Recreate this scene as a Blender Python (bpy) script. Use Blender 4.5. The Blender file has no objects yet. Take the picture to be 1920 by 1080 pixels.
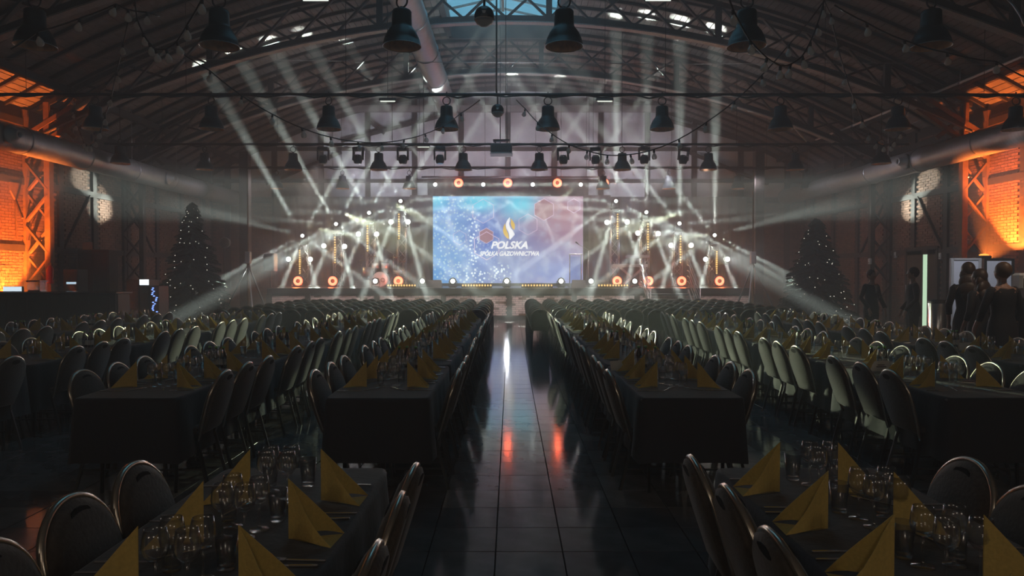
import bpy, math, random
from mathutils import Vector, Matrix, Euler
random.seed(7)
PI = math.pi
S = bpy.context.scene
C = bpy.context.collection
R = math.radians

# ------------------------------------------------------------------ camera, world, exposure
F = 1330.0
CAM = Vector((0, 0, 1.66))
PITCH, YAW = math.atan(27/F), -math.atan(3/F)
cd = bpy.data.cameras.new('camera'); cam = bpy.data.objects.new('camera', cd); C.objects.link(cam)
cd.sensor_width = 36; cd.lens = F/1920*36; cd.clip_end = 200; cd.clip_start = .05
cam.location = CAM; cam.rotation_euler = (PI/2-PITCH, 0, YAW); S.camera = cam
CM = Euler((PI/2-PITCH, 0, YAW)).to_matrix()
def P(px, py, Y):
    d = CM @ Vector(((px-960)/F, (540-py)/F, -1))
    return CAM + d*(Y/d.y)
def proj(p):
    q = CM.transposed() @ (Vector(p)-CAM)
    if q.z > -.05: return (-9999, -9999)
    return (960+F*q.x/-q.z, 540-F*q.y/-q.z)
S.view_settings.view_transform = 'Standard'; S.view_settings.look = 'None'
S.view_settings.exposure = 0; S.view_settings.gamma = 1
S.view_settings.use_curve_mapping = False
w = bpy.data.worlds.new('sky'); S.world = w; w.use_nodes = True
w.node_tree.nodes['Background'].inputs[0].default_value = (.20, .58, .80, 1)
w.node_tree.nodes['Background'].inputs[1].default_value = 1.4
S.cycles.max_bounces = 6; S.cycles.diffuse_bounces = 2; S.cycles.glossy_bounces = 3
S.cycles.transmission_bounces = 3; S.cycles.volume_bounces = 0; S.cycles.transparent_max_bounces = 12
S.cycles.caustics_reflective = False; S.cycles.caustics_refractive = False
S.cycles.sample_clamp_indirect = 4; S.cycles.sample_clamp_direct = 0
S.cycles.use_adaptive_sampling = False
HAZE = .020

def light(kind, loc, energy, color=(1, 1, 1), d=None, size=None, blend=.5, rad=.03, name='stage_light'):
    l = bpy.data.lights.new(name, kind); l.energy = energy; l.color = color
    l.shadow_soft_size = rad
    if kind == 'SPOT': l.spot_size = R(size); l.spot_blend = blend
    o = bpy.data.objects.new(name, l); C.objects.link(o); o.location = loc
    if d is not None: o.rotation_euler = Vector(d).to_track_quat('-Z', 'Y').to_euler()
    return o
# light levels
E_BEAM, E_FLOOD, E_ORANGE, E_BACK, E_RED, E_WARM = 120000, 300, 2600, 12, 30, 24
BEAMCOL = (.86, 1, .9)

# ------------------------------------------------------------------ materials
M = {}
def mat(name, col, rough=.6, metal=0, emis=None, es=0, noise=0, nscale=20, bump=0, sheen=0, spec=.5, trans=0):
    m = bpy.data.materials.new(name); m.use_nodes = True; nt = m.node_tree
    b = nt.nodes['Principled BSDF']; b.inputs['Base Color'].default_value = (*col, 1)
    b.inputs['Roughness'].default_value = rough; b.inputs['Metallic'].default_value = metal
    b.inputs['Specular IOR Level'].default_value = spec
    if sheen: b.inputs['Sheen Weight'].default_value = sheen
    if emis: b.inputs['Emission Color'].default_value = (*emis, 1); b.inputs['Emission Strength'].default_value = es
    if noise or bump:
        tc = nt.nodes.new('ShaderNodeTexCoord'); n = nt.nodes.new('ShaderNodeTexNoise')
        n.inputs['Scale'].default_value = nscale; n.inputs['Detail'].default_value = 4
        nt.links.new(tc.outputs['Object'], n.inputs['Vector'])
        if noise:
            r = nt.nodes.new('ShaderNodeValToRGB')
            r.color_ramp.elements[0].position = .3; r.color_ramp.elements[1].position = .7
            r.color_ramp.elements[0].color = (*[c*(1-noise) for c in col], 1)
            r.color_ramp.elements[1].color = (*[min(1, c*(1+noise)) for c in col], 1)
            nt.links.new(n.outputs['Fac'], r.inputs[0]); nt.links.new(r.outputs[0], b.inputs['Base Color'])
        if bump:
            bp = nt.nodes.new('ShaderNodeBump'); bp.inputs['Strength'].default_value = bump; bp.inputs['Distance'].default_value = .01
            nt.links.new(n.outputs['Fac'], bp.inputs['Height']); nt.links.new(bp.outputs[0], b.inputs['Normal'])
    M[name] = m; return m
def emat(name, col, s):
    m = bpy.data.materials.new(name); m.use_nodes = True; nt = m.node_tree; nt.nodes.clear()
    o = nt.nodes.new('ShaderNodeOutputMaterial'); e = nt.nodes.new('ShaderNodeEmission')
    e.inputs[0].default_value = (*col, 1); e.inputs[1].default_value = s
    nt.links.new(e.outputs[0], o.inputs[0]); M[name] = m; return m
mat('fabric', (.072, .058, .046), .85, noise=.25, nscale=60, bump=.3, sheen=.3)
mat('chair_metal', (.62, .56, .47), .27, .9)
mat('leg_metal', (.10, .095, .09), .35, .8)
mat('slot', (.004, .004, .004), .9)
mat('cloth', (.022, .021, .024), .75, bump=.25, nscale=30, sheen=.25)
mat('napkin', (.62, .46, .13), .8, noise=.08, nscale=90, bump=.2)
mat('steel', (.75, .75, .74), .18, 1)
mat('card', (.75, .74, .7), .7, noise=.03)
mat('ink', (.03, .03, .03), .7)
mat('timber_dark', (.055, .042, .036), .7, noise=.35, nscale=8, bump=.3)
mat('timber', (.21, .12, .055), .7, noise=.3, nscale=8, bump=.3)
mat('truss_wood', (.034, .030, .029), .65, noise=.3, nscale=6, bump=.2)
mat('pale_strip', (.36, .34, .33), .45, .3, noise=.2)
mat('board', (.20, .175, .165), .8, noise=.3, nscale=5, bump=.2)
mat('roof_back', (.01, .009, .008), 1)
mat('brick', (.20, .105, .07), .85, noise=.35, nscale=7, bump=.5)
mat('brick_b', (.25, .135, .09), .85, noise=.3, nscale=9, bump=.5)
mat('brick_pale', (.82, .62, .58), .85, noise=.25, nscale=7, bump=.5)
mat('mortar', (.06, .045, .038), .95, noise=.2)
mat('panel', (.70, .72, .76), .8, noise=.1, nscale=3)
mat('black', (.012, .012, .013), .45)
mat('black_gloss', (.01, .01, .011), .2)
mat('lamp_black', (.018, .019, .023), .38, bump=.05)
mat('lamp_inner', (.85, .52, .30), .5, noise=.2, nscale=12)
mat('duct', (.42, .43, .45), .45, .7, noise=.08, nscale=5)
mat('galv', (.45, .46, .48), .35, .8)
mat('pipe_white', (.85, .85, .84), .3)
mat('drape', (.11, .105, .12), .9, sheen=.3, bump=.2)
mat('stage_floor', (.03, .03, .032), .35, noise=.2)
mat('grey', (.12, .12, .125), .5)
mat('grey_light', (.4, .4, .41), .5)
mat('white', (.8, .8, .8), .4)
mat('truss_alu', (.68, .68, .7), .3, .9)
mat('needles', (.018, .035, .02), .7, noise=.4)
mat('bark', (.05, .035, .025), .9)
mat('skin', (.42, .24, .17), .55)
mat('hair_brown', (.06, .032, .018), .5)
mat('hair_blond', (.13, .07, .035), .5)
mat('dress', (.015, .013, .014), .75)
mat('shirt', (.75, .75, .75), .7)
mat('ext_red', (.6, .05, .02), .3)
mat('gold', (.7, .5, .2), .25, .9)
mat('plastic_w', (.7, .7, .7), .35)
mat('bottle', (.02, .02, .012), .12)
mat('cap', (.2, .5, .12), .4)
mat('bar_front', (.05, .032, .025), .5, noise=.3, nscale=4)
mat('whiteboard', (.62, .64, .72), .5)
mat('curtain_dark', (.02, .02, .022), .9)
emat('e_white', (.92, 1, .96), 7); emat('e_white_soft', (.85, .95, 1), 2.2); emat('e_red', (1, .07, .02), 5)
emat('e_redcore', (1, .36, .18), 3.2)
emat('e_warm', (1, .60, .19), 1.9); emat('e_orange', (1, .36, .06), 2.6); emat('e_dot', (1, .9, .75), 1.6)
emat('e_blue', (.2, .35, 1), 2.5); emat('e_screenlet', (.75, .9, 1), 1.3); emat('e_gap', (.6, .85, .58), 1.3)
emat('e_green', (.5, 1, .4), 1.5); emat('e_batten', (.9, .95, .85), 1.3)
def glass(name, tint, f=.08, rg=.10):
    m = bpy.data.materials.new(name); m.use_nodes = True; nt = m.node_tree; nt.nodes.clear()
    o = nt.nodes.new('ShaderNodeOutputMaterial'); t = nt.nodes.new('ShaderNodeBsdfTransparent'); t.inputs[0].default_value = (*tint, 1)
    g = nt.nodes.new('ShaderNodeBsdfGlossy'); g.inputs['Roughness'].default_value = rg
    lw = nt.nodes.new('ShaderNodeLayerWeight'); lw.inputs[0].default_value = .5
    pw = nt.nodes.new('ShaderNodeMath'); pw.operation = 'POWER'; pw.inputs[1].default_value = 2.2; nt.links.new(lw.outputs['Facing'], pw.inputs[0])
    fr = nt.nodes.new('ShaderNodeMath'); fr.operation = 'MULTIPLY_ADD'; fr.inputs[1].default_value = .85; fr.inputs[2].default_value = f; nt.links.new(pw.outputs[0], fr.inputs[0])
    mx = nt.nodes.new('ShaderNodeMixShader')
    nt.links.new(fr.outputs[0], mx.inputs[0]); nt.links.new(t.outputs[0], mx.inputs[1]); nt.links.new(g.outputs[0], mx.inputs[2])
    nt.links.new(mx.outputs[0], o.inputs[0]); M[name] = m
glass('glass', (.985, .985, .985), .12, .19); glass('bulb_glass', (.86, .80, .72), .22, .22); glass('pane', (.85, .93, .97), .03, .05)
m = bpy.data.materials.new('bulb_glass2'); m.use_nodes = True; nt = m.node_tree; M['bulb_glass2'] = m
_o = nt.nodes['Material Output']; _p = nt.nodes['Principled BSDF']; _p.inputs['Base Color'].default_value = (.97,.93,.86,1); _p.inputs['Roughness'].default_value = .15
_t = nt.nodes.new('ShaderNodeBsdfTransparent'); _x = nt.nodes.new('ShaderNodeMixShader'); _x.inputs[0].default_value = .55
nt.links.new(_t.outputs[0], _x.inputs[1]); nt.links.new(_p.outputs[0], _x.inputs[2]); nt.links.new(_x.outputs[0], _o.inputs[0])
# polished stone tiles, three tones
for i, c in enumerate([(.19, .175, .178), (.14, .13, .135), (.23, .21, .21)]):
    m = mat('tile_%d' % i, c, .11, noise=.22, nscale=6, spec=.5); m.node_tree.nodes['Principled BSDF'].inputs['IOR'].default_value = 1.85
# ------------------------------------------------------------------ mesh builder
class MB:
    def __init__(s): s.v = []; s.f = []; s.m = []; s.cur = 0; s.sm = []
    def add(s, vs, fs, smooth=False):
        n = len(s.v); s.v += [tuple(v) for v in vs]
        for f in fs: s.f.append([n+i for i in f]); s.m.append(s.cur); s.sm.append(smooth)
        return s
    def box(s, a, b):
        x0, y0, z0 = a; x1, y1, z1 = b
        return s.add([(x0,y0,z0),(x1,y0,z0),(x1,y1,z0),(x0,y1,z0),(x0,y0,z1),(x1,y0,z1),(x1,y1,z1),(x0,y1,z1)],
                     [(3,2,1,0),(4,5,6,7),(0,1,5,4),(1,2,6,5),(2,3,7,6),(3,0,4,7)])
    def bev(s, a, b, r=.01):     # box with chamfered vertical and top edges
        x0, y0, z0 = a; x1, y1, z1 = b; out = []
        for z, k in ((z0, r*.4), (z0+r, 0), (z1-r, 0), (z1, r*.8)):
            X0, X1, Y0, Y1 = x0+k, x1-k, y0+k, y1-k
            out += [(X0+r,Y0,z),(X1-r,Y0,z),(X1,Y0+r,z),(X1,Y1-r,z),(X1-r,Y1,z),(X0+r,Y1,z),(X0,Y1-r,z),(X0,Y0+r,z)]
        fs = [tuple(range(7,-1,-1)), tuple(range(24,32))]
        for L in range(3):
            for i in range(8):
                j = (i+1) % 8; fs.append((L*8+i, L*8+j, L*8+8+j, L*8+8+i))
        return s.add(out, fs)
    def bar(s, p, q, w, h=None, up=(0,0,1)):
        p, q = Vector(p), Vector(q); h = h or w; d = (q-p).normalized(); up = Vector(up)
        if abs(d.dot(up)) > .98: up = Vector((1,0,0))
        a = d.cross(up).normalized()*w/2; b = a.cross(d).normalized()*h/2
        vs = [p-a-b,p+a-b,p+a+b,p-a+b,q-a-b,q+a-b,q+a+b,q-a+b]
        return s.add(vs, [(0,1,2,3),(7,6,5,4),(4,5,1,0),(5,6,2,1),(6,7,3,2),(7,4,0,3)])
    def tube(s, pts, r, n=8, closed=False, smooth=True):
        pts = [Vector(p) for p in pts]; N = len(pts); vs = []; prev = None
        rr = r if isinstance(r, (list, tuple)) else [r]*N
        for i, p in enumerate(pts):
            if closed: d = (pts[(i+1)%N]-pts[i-1])
            else: d = pts[min(i+1,N-1)]-pts[max(i-1,0)]
            d.normalize()
            if prev is None:
                u = Vector((0,0,1)) if abs(d.z) < .9 else Vector((1,0,0))
                a = d.cross(u).normalized()
            else: a = (prev - d*prev.dot(d)).normalized()
            prev = a; b = d.cross(a)
            vs += [p+(a*math.cos(2*PI*k/n)+b*math.sin(2*PI*k/n))*rr[i] for k in range(n)]
        fs = []
        for i in range(N if closed else N-1):
            j = (i+1) % N
            for k in range(n):
                l = (k+1) % n; fs.append((i*n+k, i*n+l, j*n+l, j*n+k))
        if not closed: fs += [tuple(range(n-1,-1,-1)), tuple((N-1)*n+k for k in range(n))]
        return s.add(vs, fs, smooth)
    def lathe(s, prof, n=16, c=(0,0,0), axis='z', smooth=True, cap=True):
        c = Vector(c); vs = []
        for r, h in prof:
            for k in range(n):
                a = 2*PI*k/n; x, y = r*math.cos(a), r*math.sin(a)
                v = (x,y,h) if axis == 'z' else ((x,h,y) if axis == 'y' else (h,x,y))
                vs.append(c+Vector(v))
        fs = []
        for i in range(len(prof)-1):
            for k in range(n):
                l = (k+1) % n; fs.append((i*n+k, i*n+l, (i+1)*n+l, (i+1)*n+k))
        if cap:
            if prof[0][0] > 1e-4: fs.append(tuple(range(n-1,-1,-1)))
            if prof[-1][0] > 1e-4: fs.append(tuple((len(prof)-1)*n+k for k in range(n)))
        return s.add(vs, fs, smooth)
    def sphere(s, c, r, n=10, m=6, sq=(1,1,1)):
        c = Vector(c); vs = [c+Vector((0,0,-r*sq[2]))]
        for i in range(1, m):
            t = -PI/2+PI*i/m
            vs += [c+Vector((r*math.cos(t)*math.cos(2*PI*k/n)*sq[0], r*math.cos(t)*math.sin(2*PI*k/n)*sq[1], r*math.sin(t)*sq[2])) for k in range(n)]
        vs.append(c+Vector((0,0,r*sq[2]))); fs = []
        for k in range(n):
            l = (k+1) % n; fs.append((0, 1+l, 1+k)); fs.append((len(vs)-1, 1+(m-2)*n+k, 1+(m-2)*n+l))
            for i in range(m-2): fs.append((1+i*n+k, 1+i*n+l, 1+(i+1)*n+l, 1+(i+1)*n+k))
        return s.add(vs, fs, True)
    def prism(s, poly, z0, z1):   # poly in xy
        n = len(poly); vs = [(x,y,z0) for x,y in poly]+[(x,y,z1) for x,y in poly]
        return s.add(vs, [tuple(range(n-1,-1,-1)), tuple(range(n,2*n))]+[(i,(i+1)%n,n+(i+1)%n,n+i) for i in range(n)])
    def mesh(s, name, *mats):
        me = bpy.data.meshes.new(name); me.from_pydata(s.v, [], s.f)
        for m in mats: me.materials.append(M[m])
        me.polygons.foreach_set('material_index', s.m); me.polygons.foreach_set('use_smooth', s.sm)
        me.update(); return me
def put(name, me, parent=None, loc=None, rot=None, kind=None, label=None, cat=None, group=None):
    o = bpy.data.objects.new(name, me); C.objects.link(o)
    if parent is not None: o.parent = parent
    if loc is not None: o.location = loc
    if rot is not None: o.rotation_euler = rot
    tag(o, label, cat, group, kind); return o
def tag(o, label=None, cat=None, group=None, kind=None):
    if kind: o['kind'] = kind
    if label: o['label'] = label
    if cat: o['category'] = cat
    if group: o['group'] = group
    return o
def B(name, mb, mats, parent=None, **k):
    mats = mats if isinstance(mats, (list, tuple)) else [mats]
    return put(name, mb.mesh(name, *mats), parent, **k)
def E0(name, label, cat, loc=(0,0,0), rz=0, group=None):
    return put(name, None, None, loc, (0,0,rz), None, label, cat, group)
KIDS = {}
def kids(o):
    if o not in KIDS: KIDS[o] = [c for c in C.objects if c.parent == o]
    return KIDS[o]
def dup(o, loc, rot=None, label=None, parent=None):
    c = o.copy(); C.objects.link(c)
    if parent is not None: c.parent = parent
    if loc is not None: c.location = loc
    if rot is not None: c.rotation_euler = rot
    if label: c['label'] = label
    for k in kids(o): dup(k, None, None, None, c)
    return c
ORD = ['first','second','third','fourth','fifth','sixth','seventh','eighth','ninth','tenth','eleventh','twelfth','thirteenth','fourteenth','fifteenth','sixteenth','seventeenth','eighteenth']
def jit(a): return random.uniform(-a, a)

# ------------------------------------------------------------------ hall shell
XL, XR, Y0, Y1 = -13.25, 13.05, -4.2, 31.5
def zroof(x): return 9.94-.0216*x*x
SKX0, SKX1, SKY0, SKY1 = -2.05, 1.55, 8.0, 24.0
floor = B('floor', MB().box((XL-.3,Y0-.3,-.14),(XR+.3,Y1+.3,-.03)), 'mortar', kind='structure')
# tiles 0.40 m: nearest visible ones single, the rest joined
T = .40; X00 = -.088
cells = []
for j in range(int((Y1-1)/T)):
    for i in range(-34, 34):
        x0, y0 = X00+i*T, 1.005+j*T
        if x0 < XL or x0+T > XR+.2 or y0+T > Y1: continue
        cells.append((x0, y0))
vis = []
for (x0, y0) in cells:
    px, py = proj((x0+.2, y0+.2, 0))
    if -40 < px < 1960 and py < 1130:
        inaisle = -.75 < x0+.2 < 1.15 or 1.6 < x0 < 3.3
        vis.append((0 if inaisle else 1, y0, x0))
vis.sort(key=lambda t: t[1]+(6 if t[0] else 0)); single = set((t[2], t[1]) for t in vis[:298])
tme = [MB().bev((.003,.003,-.03),(T-.003,T-.003,0),.002).mesh('tile', 'tile_%d' % i) for i in range(3)]
rest = MB()
for (x0, y0) in cells:
    t = random.choice([0,0,0,1,1,2])
    if (x0, y0) in single: put('floor_tile', tme[t], floor, (x0, y0, 0))
    else:
        rest.cur = t; rest.add([(x0+.003,y0+.003,0),(x0+T-.003,y0+.003,0),(x0+T-.003,y0+T-.003,0),(x0+.003,y0+T-.003,0)], [(0,1,2,3)])
B('floor_tiles_far', rest, ['tile_0','tile_1','tile_2'], floor, kind='stuff')
B('floor_tiles_near', MB().box((XL,Y0,-.03),(XR,1.0,0)), 'tile_1', floor, kind='stuff')

# ceiling: boards along the hall over curved rafters
ceil = MB()
N = 60
vs = []; fs = []
def strip(xa, xb, ya, yb, dz=.05):
    mb = ceil; n = max(1, int((xb-xa)/.45))
    for i in range(n):
        a, b = xa+(xb-xa)*i/n, xa+(xb-xa)*(i+1)/n
        mb.add([(a,ya,zroof(a)+dz),(b,ya,zroof(b)+dz),(b,yb,zroof(b)+dz),(a,yb,zroof(a)+dz)], [(0,1,2,3)])
strip(XL-.4, SKX0, Y0-.3, Y1+.3); strip(SKX1, XR+.4, Y0-.3, Y1+.3); strip(SKX0, SKX1, Y0-.3, SKY0); strip(SKX0, SKX1, SKY1, Y1+.3)
ceiling = B('ceiling', ceil, 'roof_back', kind='structure')
x = XL-.2; nb = 0
while x < XR+.2:
    sl = math.hypot(1, .0432*x); x2 = x+.19/sl
    spans = [(Y0, Y1)]
    if x2 > SKX0 and x < SKX1: spans = [(Y0, SKY0), (SKY1, Y1)]
    for (ya, yb) in spans:
        g = .010; a, b = x+g, x2-g
        za, zb = zroof(a), zroof(b); t = .03
        mb = MB().add([(a,ya,za),(b,ya,zb),(b,yb,zb),(a,yb,za),(a,ya,za+t),(b,ya,zb+t),(b,yb,zb+t),(a,yb,za+t)],
                      [(0,3,2,1),(4,5,6,7),(0,1,5,4),(1,2,6,5),(2,3,7,6),(3,0,4,7)])
        B('roof_board', mb, 'board', ceiling); nb += 1
    x = x2
def arc(mb, y, zf, xa, xb, w, h, n=None):
    n = n or max(2, int(abs(xb-xa)/.9)); pr = None
    for i in range(n):
        a, b = xa+(xb-xa)*i/n, xa+(xb-xa)*(i+1)/n
        za, zb = zf(a), zf(b)
        mb.add([(a,y-w/2,za-h),(b,y-w/2,zb-h),(b,y+w/2,zb-h),(a,y+w/2,za-h),(a,y-w/2,za),(b,y-w/2,zb),(b,y+w/2,zb),(a,y+w/2,za)],
               [(0,3,2,1),(4,5,6,7),(0,1,5,4),(2,3,7,6)]+([(3,0,4,7)] if i == 0 else [])+([(1,2,6,5)] if i == n-1 else []))
y = Y0+.5
while y < Y1:
    mb = MB()
    if SKY0 < y < SKY1: arc(mb, y, zroof, XL, SKX0, .08, .09); arc(mb, y, zroof, SKX1, XR, .08, .09)
    else: arc(mb, y, zroof, XL, XR, .08, .09)
    B('rafter', mb, 'truss_wood', ceiling); y += .8
for sx in (-12.0, 11.85):
    B('eaves_beam', MB().box((sx-.08,Y0,zroof(sx)-.32),(sx+.08,Y1,zroof(sx)-.12)), 'truss_wood', ceiling)
# skylight lantern
sk = put('window_1', None, kind='structure')
mb = MB()
for xx in (SKX0, SKX1): mb.box((xx-.08,SKY0,9.6),(xx+.08,SKY1,10.1))
for yy in (SKY0, SKY1): mb.box((SKX0,yy-.08,9.55),(SKX1,yy+.08,10.12))
B('window_frame', mb, 'truss_wood', sk)
xm = (SKX0+SKX1)/2
yy = SKY0
while yy < SKY1-.1:
    B('glazing_bar', MB().bar((SKX0,yy,10.1),(xm,yy,10.5),.06).bar((xm,yy,10.5),(SKX1,yy,10.1),.06), 'pale_strip', sk)
    for (a, za, b, zb) in ((SKX0,10.12,xm,10.52),(xm,10.52,SKX1,10.12)):
        B('pane', MB().add([(a,yy+.03,za),(b,yy+.03,zb),(b,yy+.95,zb),(a,yy+.95,za)], [(0,1,2,3)]), 'pane', sk)
    yy += .99
B('ridge_bar', MB().box((xm-.05,SKY0,10.45),(xm+.05,SKY1,10.57)), 'pale_strip', sk)

# ---- walls
def brick_wall(name, X, sgn, cols, litY):
    wl = B(name, MB().box((min(X,X+sgn*.3),Y0,-.1),(max(X,X+sgn*.3),Y1+.3,zroof(X)+.12)), 'mortar', kind='structure')
    me = [MB().box((-.0, -.121, -.033), (.0+.035, .121, .033)).mesh('brick', m) for m in ('brick', 'brick_b')]
    far = MB(); n = 0
    z = .06; c = 0
    while z < zroof(X)-.3:
        yy = 15.3+(c % 2)*.127
        while yy < Y1-.1:
            skip = any(abs(yy-t) < .22 for t in cols)
            lit = litY[0] < yy < litY[1] and z > 2.0 and n < 296
            if not skip:
                if lit:
                    o = put('brick', me[random.random() < .4], wl, (X, yy, z), (0, 0, 0 if sgn < 0 else PI)); n += 1
                elif yy > 17.2:
                    d = random.uniform(.012, .03)*-sgn; xa, xb = sorted((X, X+d))
                    far.cur = int(random.random() < .4)
                    far.add([(xb if sgn<0 else xa,yy-.121,z-.033),(xb if sgn<0 else xa,yy+.121,z-.033),(xb if sgn<0 else xa,yy+.121,z+.033),(xb if sgn<0 else xa,yy-.121,z+.033),
                             (X,yy-.121,z-.033),(X,yy+.121,z-.033),(X,yy+.121,z+.033),(X,yy-.121,z+.033)],
                            [(0,1,2,3),(4,5,1,0),(3,2,6,7),(4,0,3,7),(1,5,6,2)])
            yy += .254
        z += .078; c += 1
    B('brickwork', far, ['brick', 'brick_b'], wl, kind='stuff')
    s = -sgn
    def post(y, w=.2, m='timber_dark'): B('timber_post', MB().box((min(X,X+s*.07),y-w/2,0),(max(X,X+s*.07),y+w/2,zroof(X)-.1)), m, wl)
    def rail(z, a, b, h=.18, m='timber_dark'): B('timber_rail', MB().box((min(X,X+s*.08),a,z-h/2),(max(X,X+s*.08),b,z+h/2)), m, wl)
    for y in cols: post(y)
    for z_ in (2.35, 4.15, 5.75): rail(z_, 14, Y1)
    B('timber_brace', MB().bar((X+s*.05,cols[2]+.1,2.4),(X+s*.05,cols[3]-.3,4.1),.12,.05), 'timber_dark', wl)
    B('timber_brace', MB().bar((X+s*.05,cols[4]+.1,4.1),(X+s*.05,cols[5]-.3,2.4),.12,.05), 'timber_dark', wl)
    return wl
wall_left = brick_wall('wall_left', XL, -1, [15.8,17.9,20.9,22.6,24.6,26.6,28.6,30.6], (18.05, 19.3))
wall_right = brick_wall('wall_right', XR, 1, [15.8,18.0,21.2,22.9,24.6,26.6,28.6,30.6], (18.15, 19.3))
wall_front = B('wall_front', MB().box((XL-.3,Y0-.3,0),(XR+.3,Y0,10.9)), 'brick', kind='structure')
# far gable wall
gw = MB(); n = 40
top = [(XL-.3+(XR-XL+.6)*i/n, zroof(XL-.3+(XR-XL+.6)*i/n)+.1) for i in range(n+1)]
for i in range(n):
    (a, za), (b, zb) = top[i], top[i+1]
    gw.add([(a,Y1,0),(b,Y1,0),(b,Y1,zb),(a,Y1,za),(a,Y1+.3,0),(b,Y1+.3,0),(b,Y1+.3,zb),(a,Y1+.3,za)], [(0,1,2,3),(7,6,5,4),(3,2,6,7)])
wall_back = B('wall_back', gw, 'mortar', kind='structure')
xs = [XL] + [(952+87*k-957)/F*Y1 for k in range(-6, 7)] + [XR]
xs = sorted(set([round(t, 3) for t in xs if XL <= t <= XR]))
zs = [4.95, 5.75, 7.15, 8.85, 10.2]
for i in range(len(xs)-1):
    for j in range(len(zs)-1):
        a, b = xs[i]+.12, xs[i+1]-.12; za, zb = zs[j]+.08, zs[j+1]-.08
        if b-a < .2: continue
        pts = []
        for k in range(7):
            xx = a+(b-a)*k/6; pts.append((xx, min(zb, zroof(xx)-.22)))
        if max(p[1] for p in pts) < za+.1: continue
        pts = [(xx, max(zz, za)) for xx, zz in pts]
        poly = [(a, za), (b, za)] + pts[::-1]
        n = len(poly); mb = MB()
        mb.add([(px, Y1-.03, pz) for px, pz in poly]+[(px, Y1, pz) for px, pz in poly], [tuple(range(n))]+[(k, n+k, n+(k+1) % n, (k+1) % n) for k in range(n)])
        B('panel', mb, 'panel', wall_back)
for xx in xs[1:-1]: B('timber_post', MB().box((xx-.11,Y1-.12,1.0),(xx+.11,Y1,zroof(xx)-.1)), 'timber_dark', wall_back)
for zz in (5.75, 7.15): 
    hw = math.sqrt(max(0, (9.94-zz-.2)/.0216)); B('timber_rail', MB().box((max(XL,-hw),Y1-.13,zz-.08),(min(XR,hw),Y1,zz+.08)), 'timber_dark', wall_back)
B('timber_rail', MB().box((XL,Y1-.13,4.83),(XR,Y1,4.99)), 'timber_dark', wall_back)
B('white_tie_beam', MB().box((-7.3,Y1-.5,8.72),(7.2,Y1-.3,8.98)), 'pale_strip', wall_back)
for (x0_, y0_, x1_, y1_) in ((640,265,850,212),(500,345,640,285),(1250,225,1400,265),(1290,285,1440,345),(690,225,720,250)):
    B('timber_brace', MB().bar(P(x0_,y0_,Y1-.2), P(x1_,y1_,Y1-.2), .2, .12), 'timber_dark', wall_back)
bw = MB()
for (xa, xb) in ((XL+.1, -9.6), (9.2, XR-.1)):
    z = .06; c = 0
    while z < 4.8:
        xx = xa+(c % 2)*.127
        while xx < xb:
            bw.cur = int(random.random() < .4); d = random.uniform(.012,.03)
            bw.add([(xx,Y1-d,z-.033),(xx+.242,Y1-d,z-.033),(xx+.242,Y1-d,z+.033),(xx,Y1-d,z+.033),(xx,Y1,z-.033),(xx+.242,Y1,z-.033),(xx+.242,Y1,z+.033),(xx,Y1,z+.033)],
                   [(0,1,2,3),(4,5,1,0),(3,2,6,7)])
            xx += .254
        z += .078; c += 1
B('brickwork', bw, ['brick','brick_b'], wall_back, kind='stuff')

# ---- arched trusses
def zb(x): return 8.65-.019*x*x
def zt(x): return 9.72-.0215*x*x
def truss(y, label):
    t = E0('roof_truss', label, 'roof truss', (0, y, 0), group='arched lattice trusses under the roof')
    A, Bx = XL+.5, XR-.5
    mb = MB(); arc(mb, 0, zb, A, Bx, .16, .16, 32); B('bottom_chord', mb, 'truss_wood', t)
    mb = MB(); arc(mb, 0, lambda q: zb(q)-.16, A, Bx, .22, .035, 32); B('pale_strip', mb, 'pale_strip', t)  # pale strip paints in the beam light on the chord's lower edge
    mb = MB(); arc(mb, 0, zt, A, Bx, .14, .14, 32); B('top_chord', mb, 'truss_wood', t)
    n = 22; st = (Bx-A)/n
    for i in range(n):
        a, b = A+i*st, A+(i+1)*st
        B('lattice_bar', MB().bar((a,-.03,zb(a)-.05),(b,-.03,zt(b)-.05),.05,.10,(0,1,0)), 'truss_wood', t)
        B('lattice_bar', MB().bar((a,.03,zt(a)-.05),(b,.03,zb(b)-.05),.05,.10,(0,1,0)), 'truss_wood', t)
        if i % 4 == 3 and i < n-1: B('upright', MB().bar((b,0,zb(b)-.1),(b,0,zt(b)),.16,.12,(0,1,0)), 'truss_wood', t)
    return t
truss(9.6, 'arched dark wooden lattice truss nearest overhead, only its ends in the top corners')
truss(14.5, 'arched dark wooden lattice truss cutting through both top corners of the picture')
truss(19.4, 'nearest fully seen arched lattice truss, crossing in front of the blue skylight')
truss(24.3, 'second fully seen arched lattice truss, further back and fainter in the haze')
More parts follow.
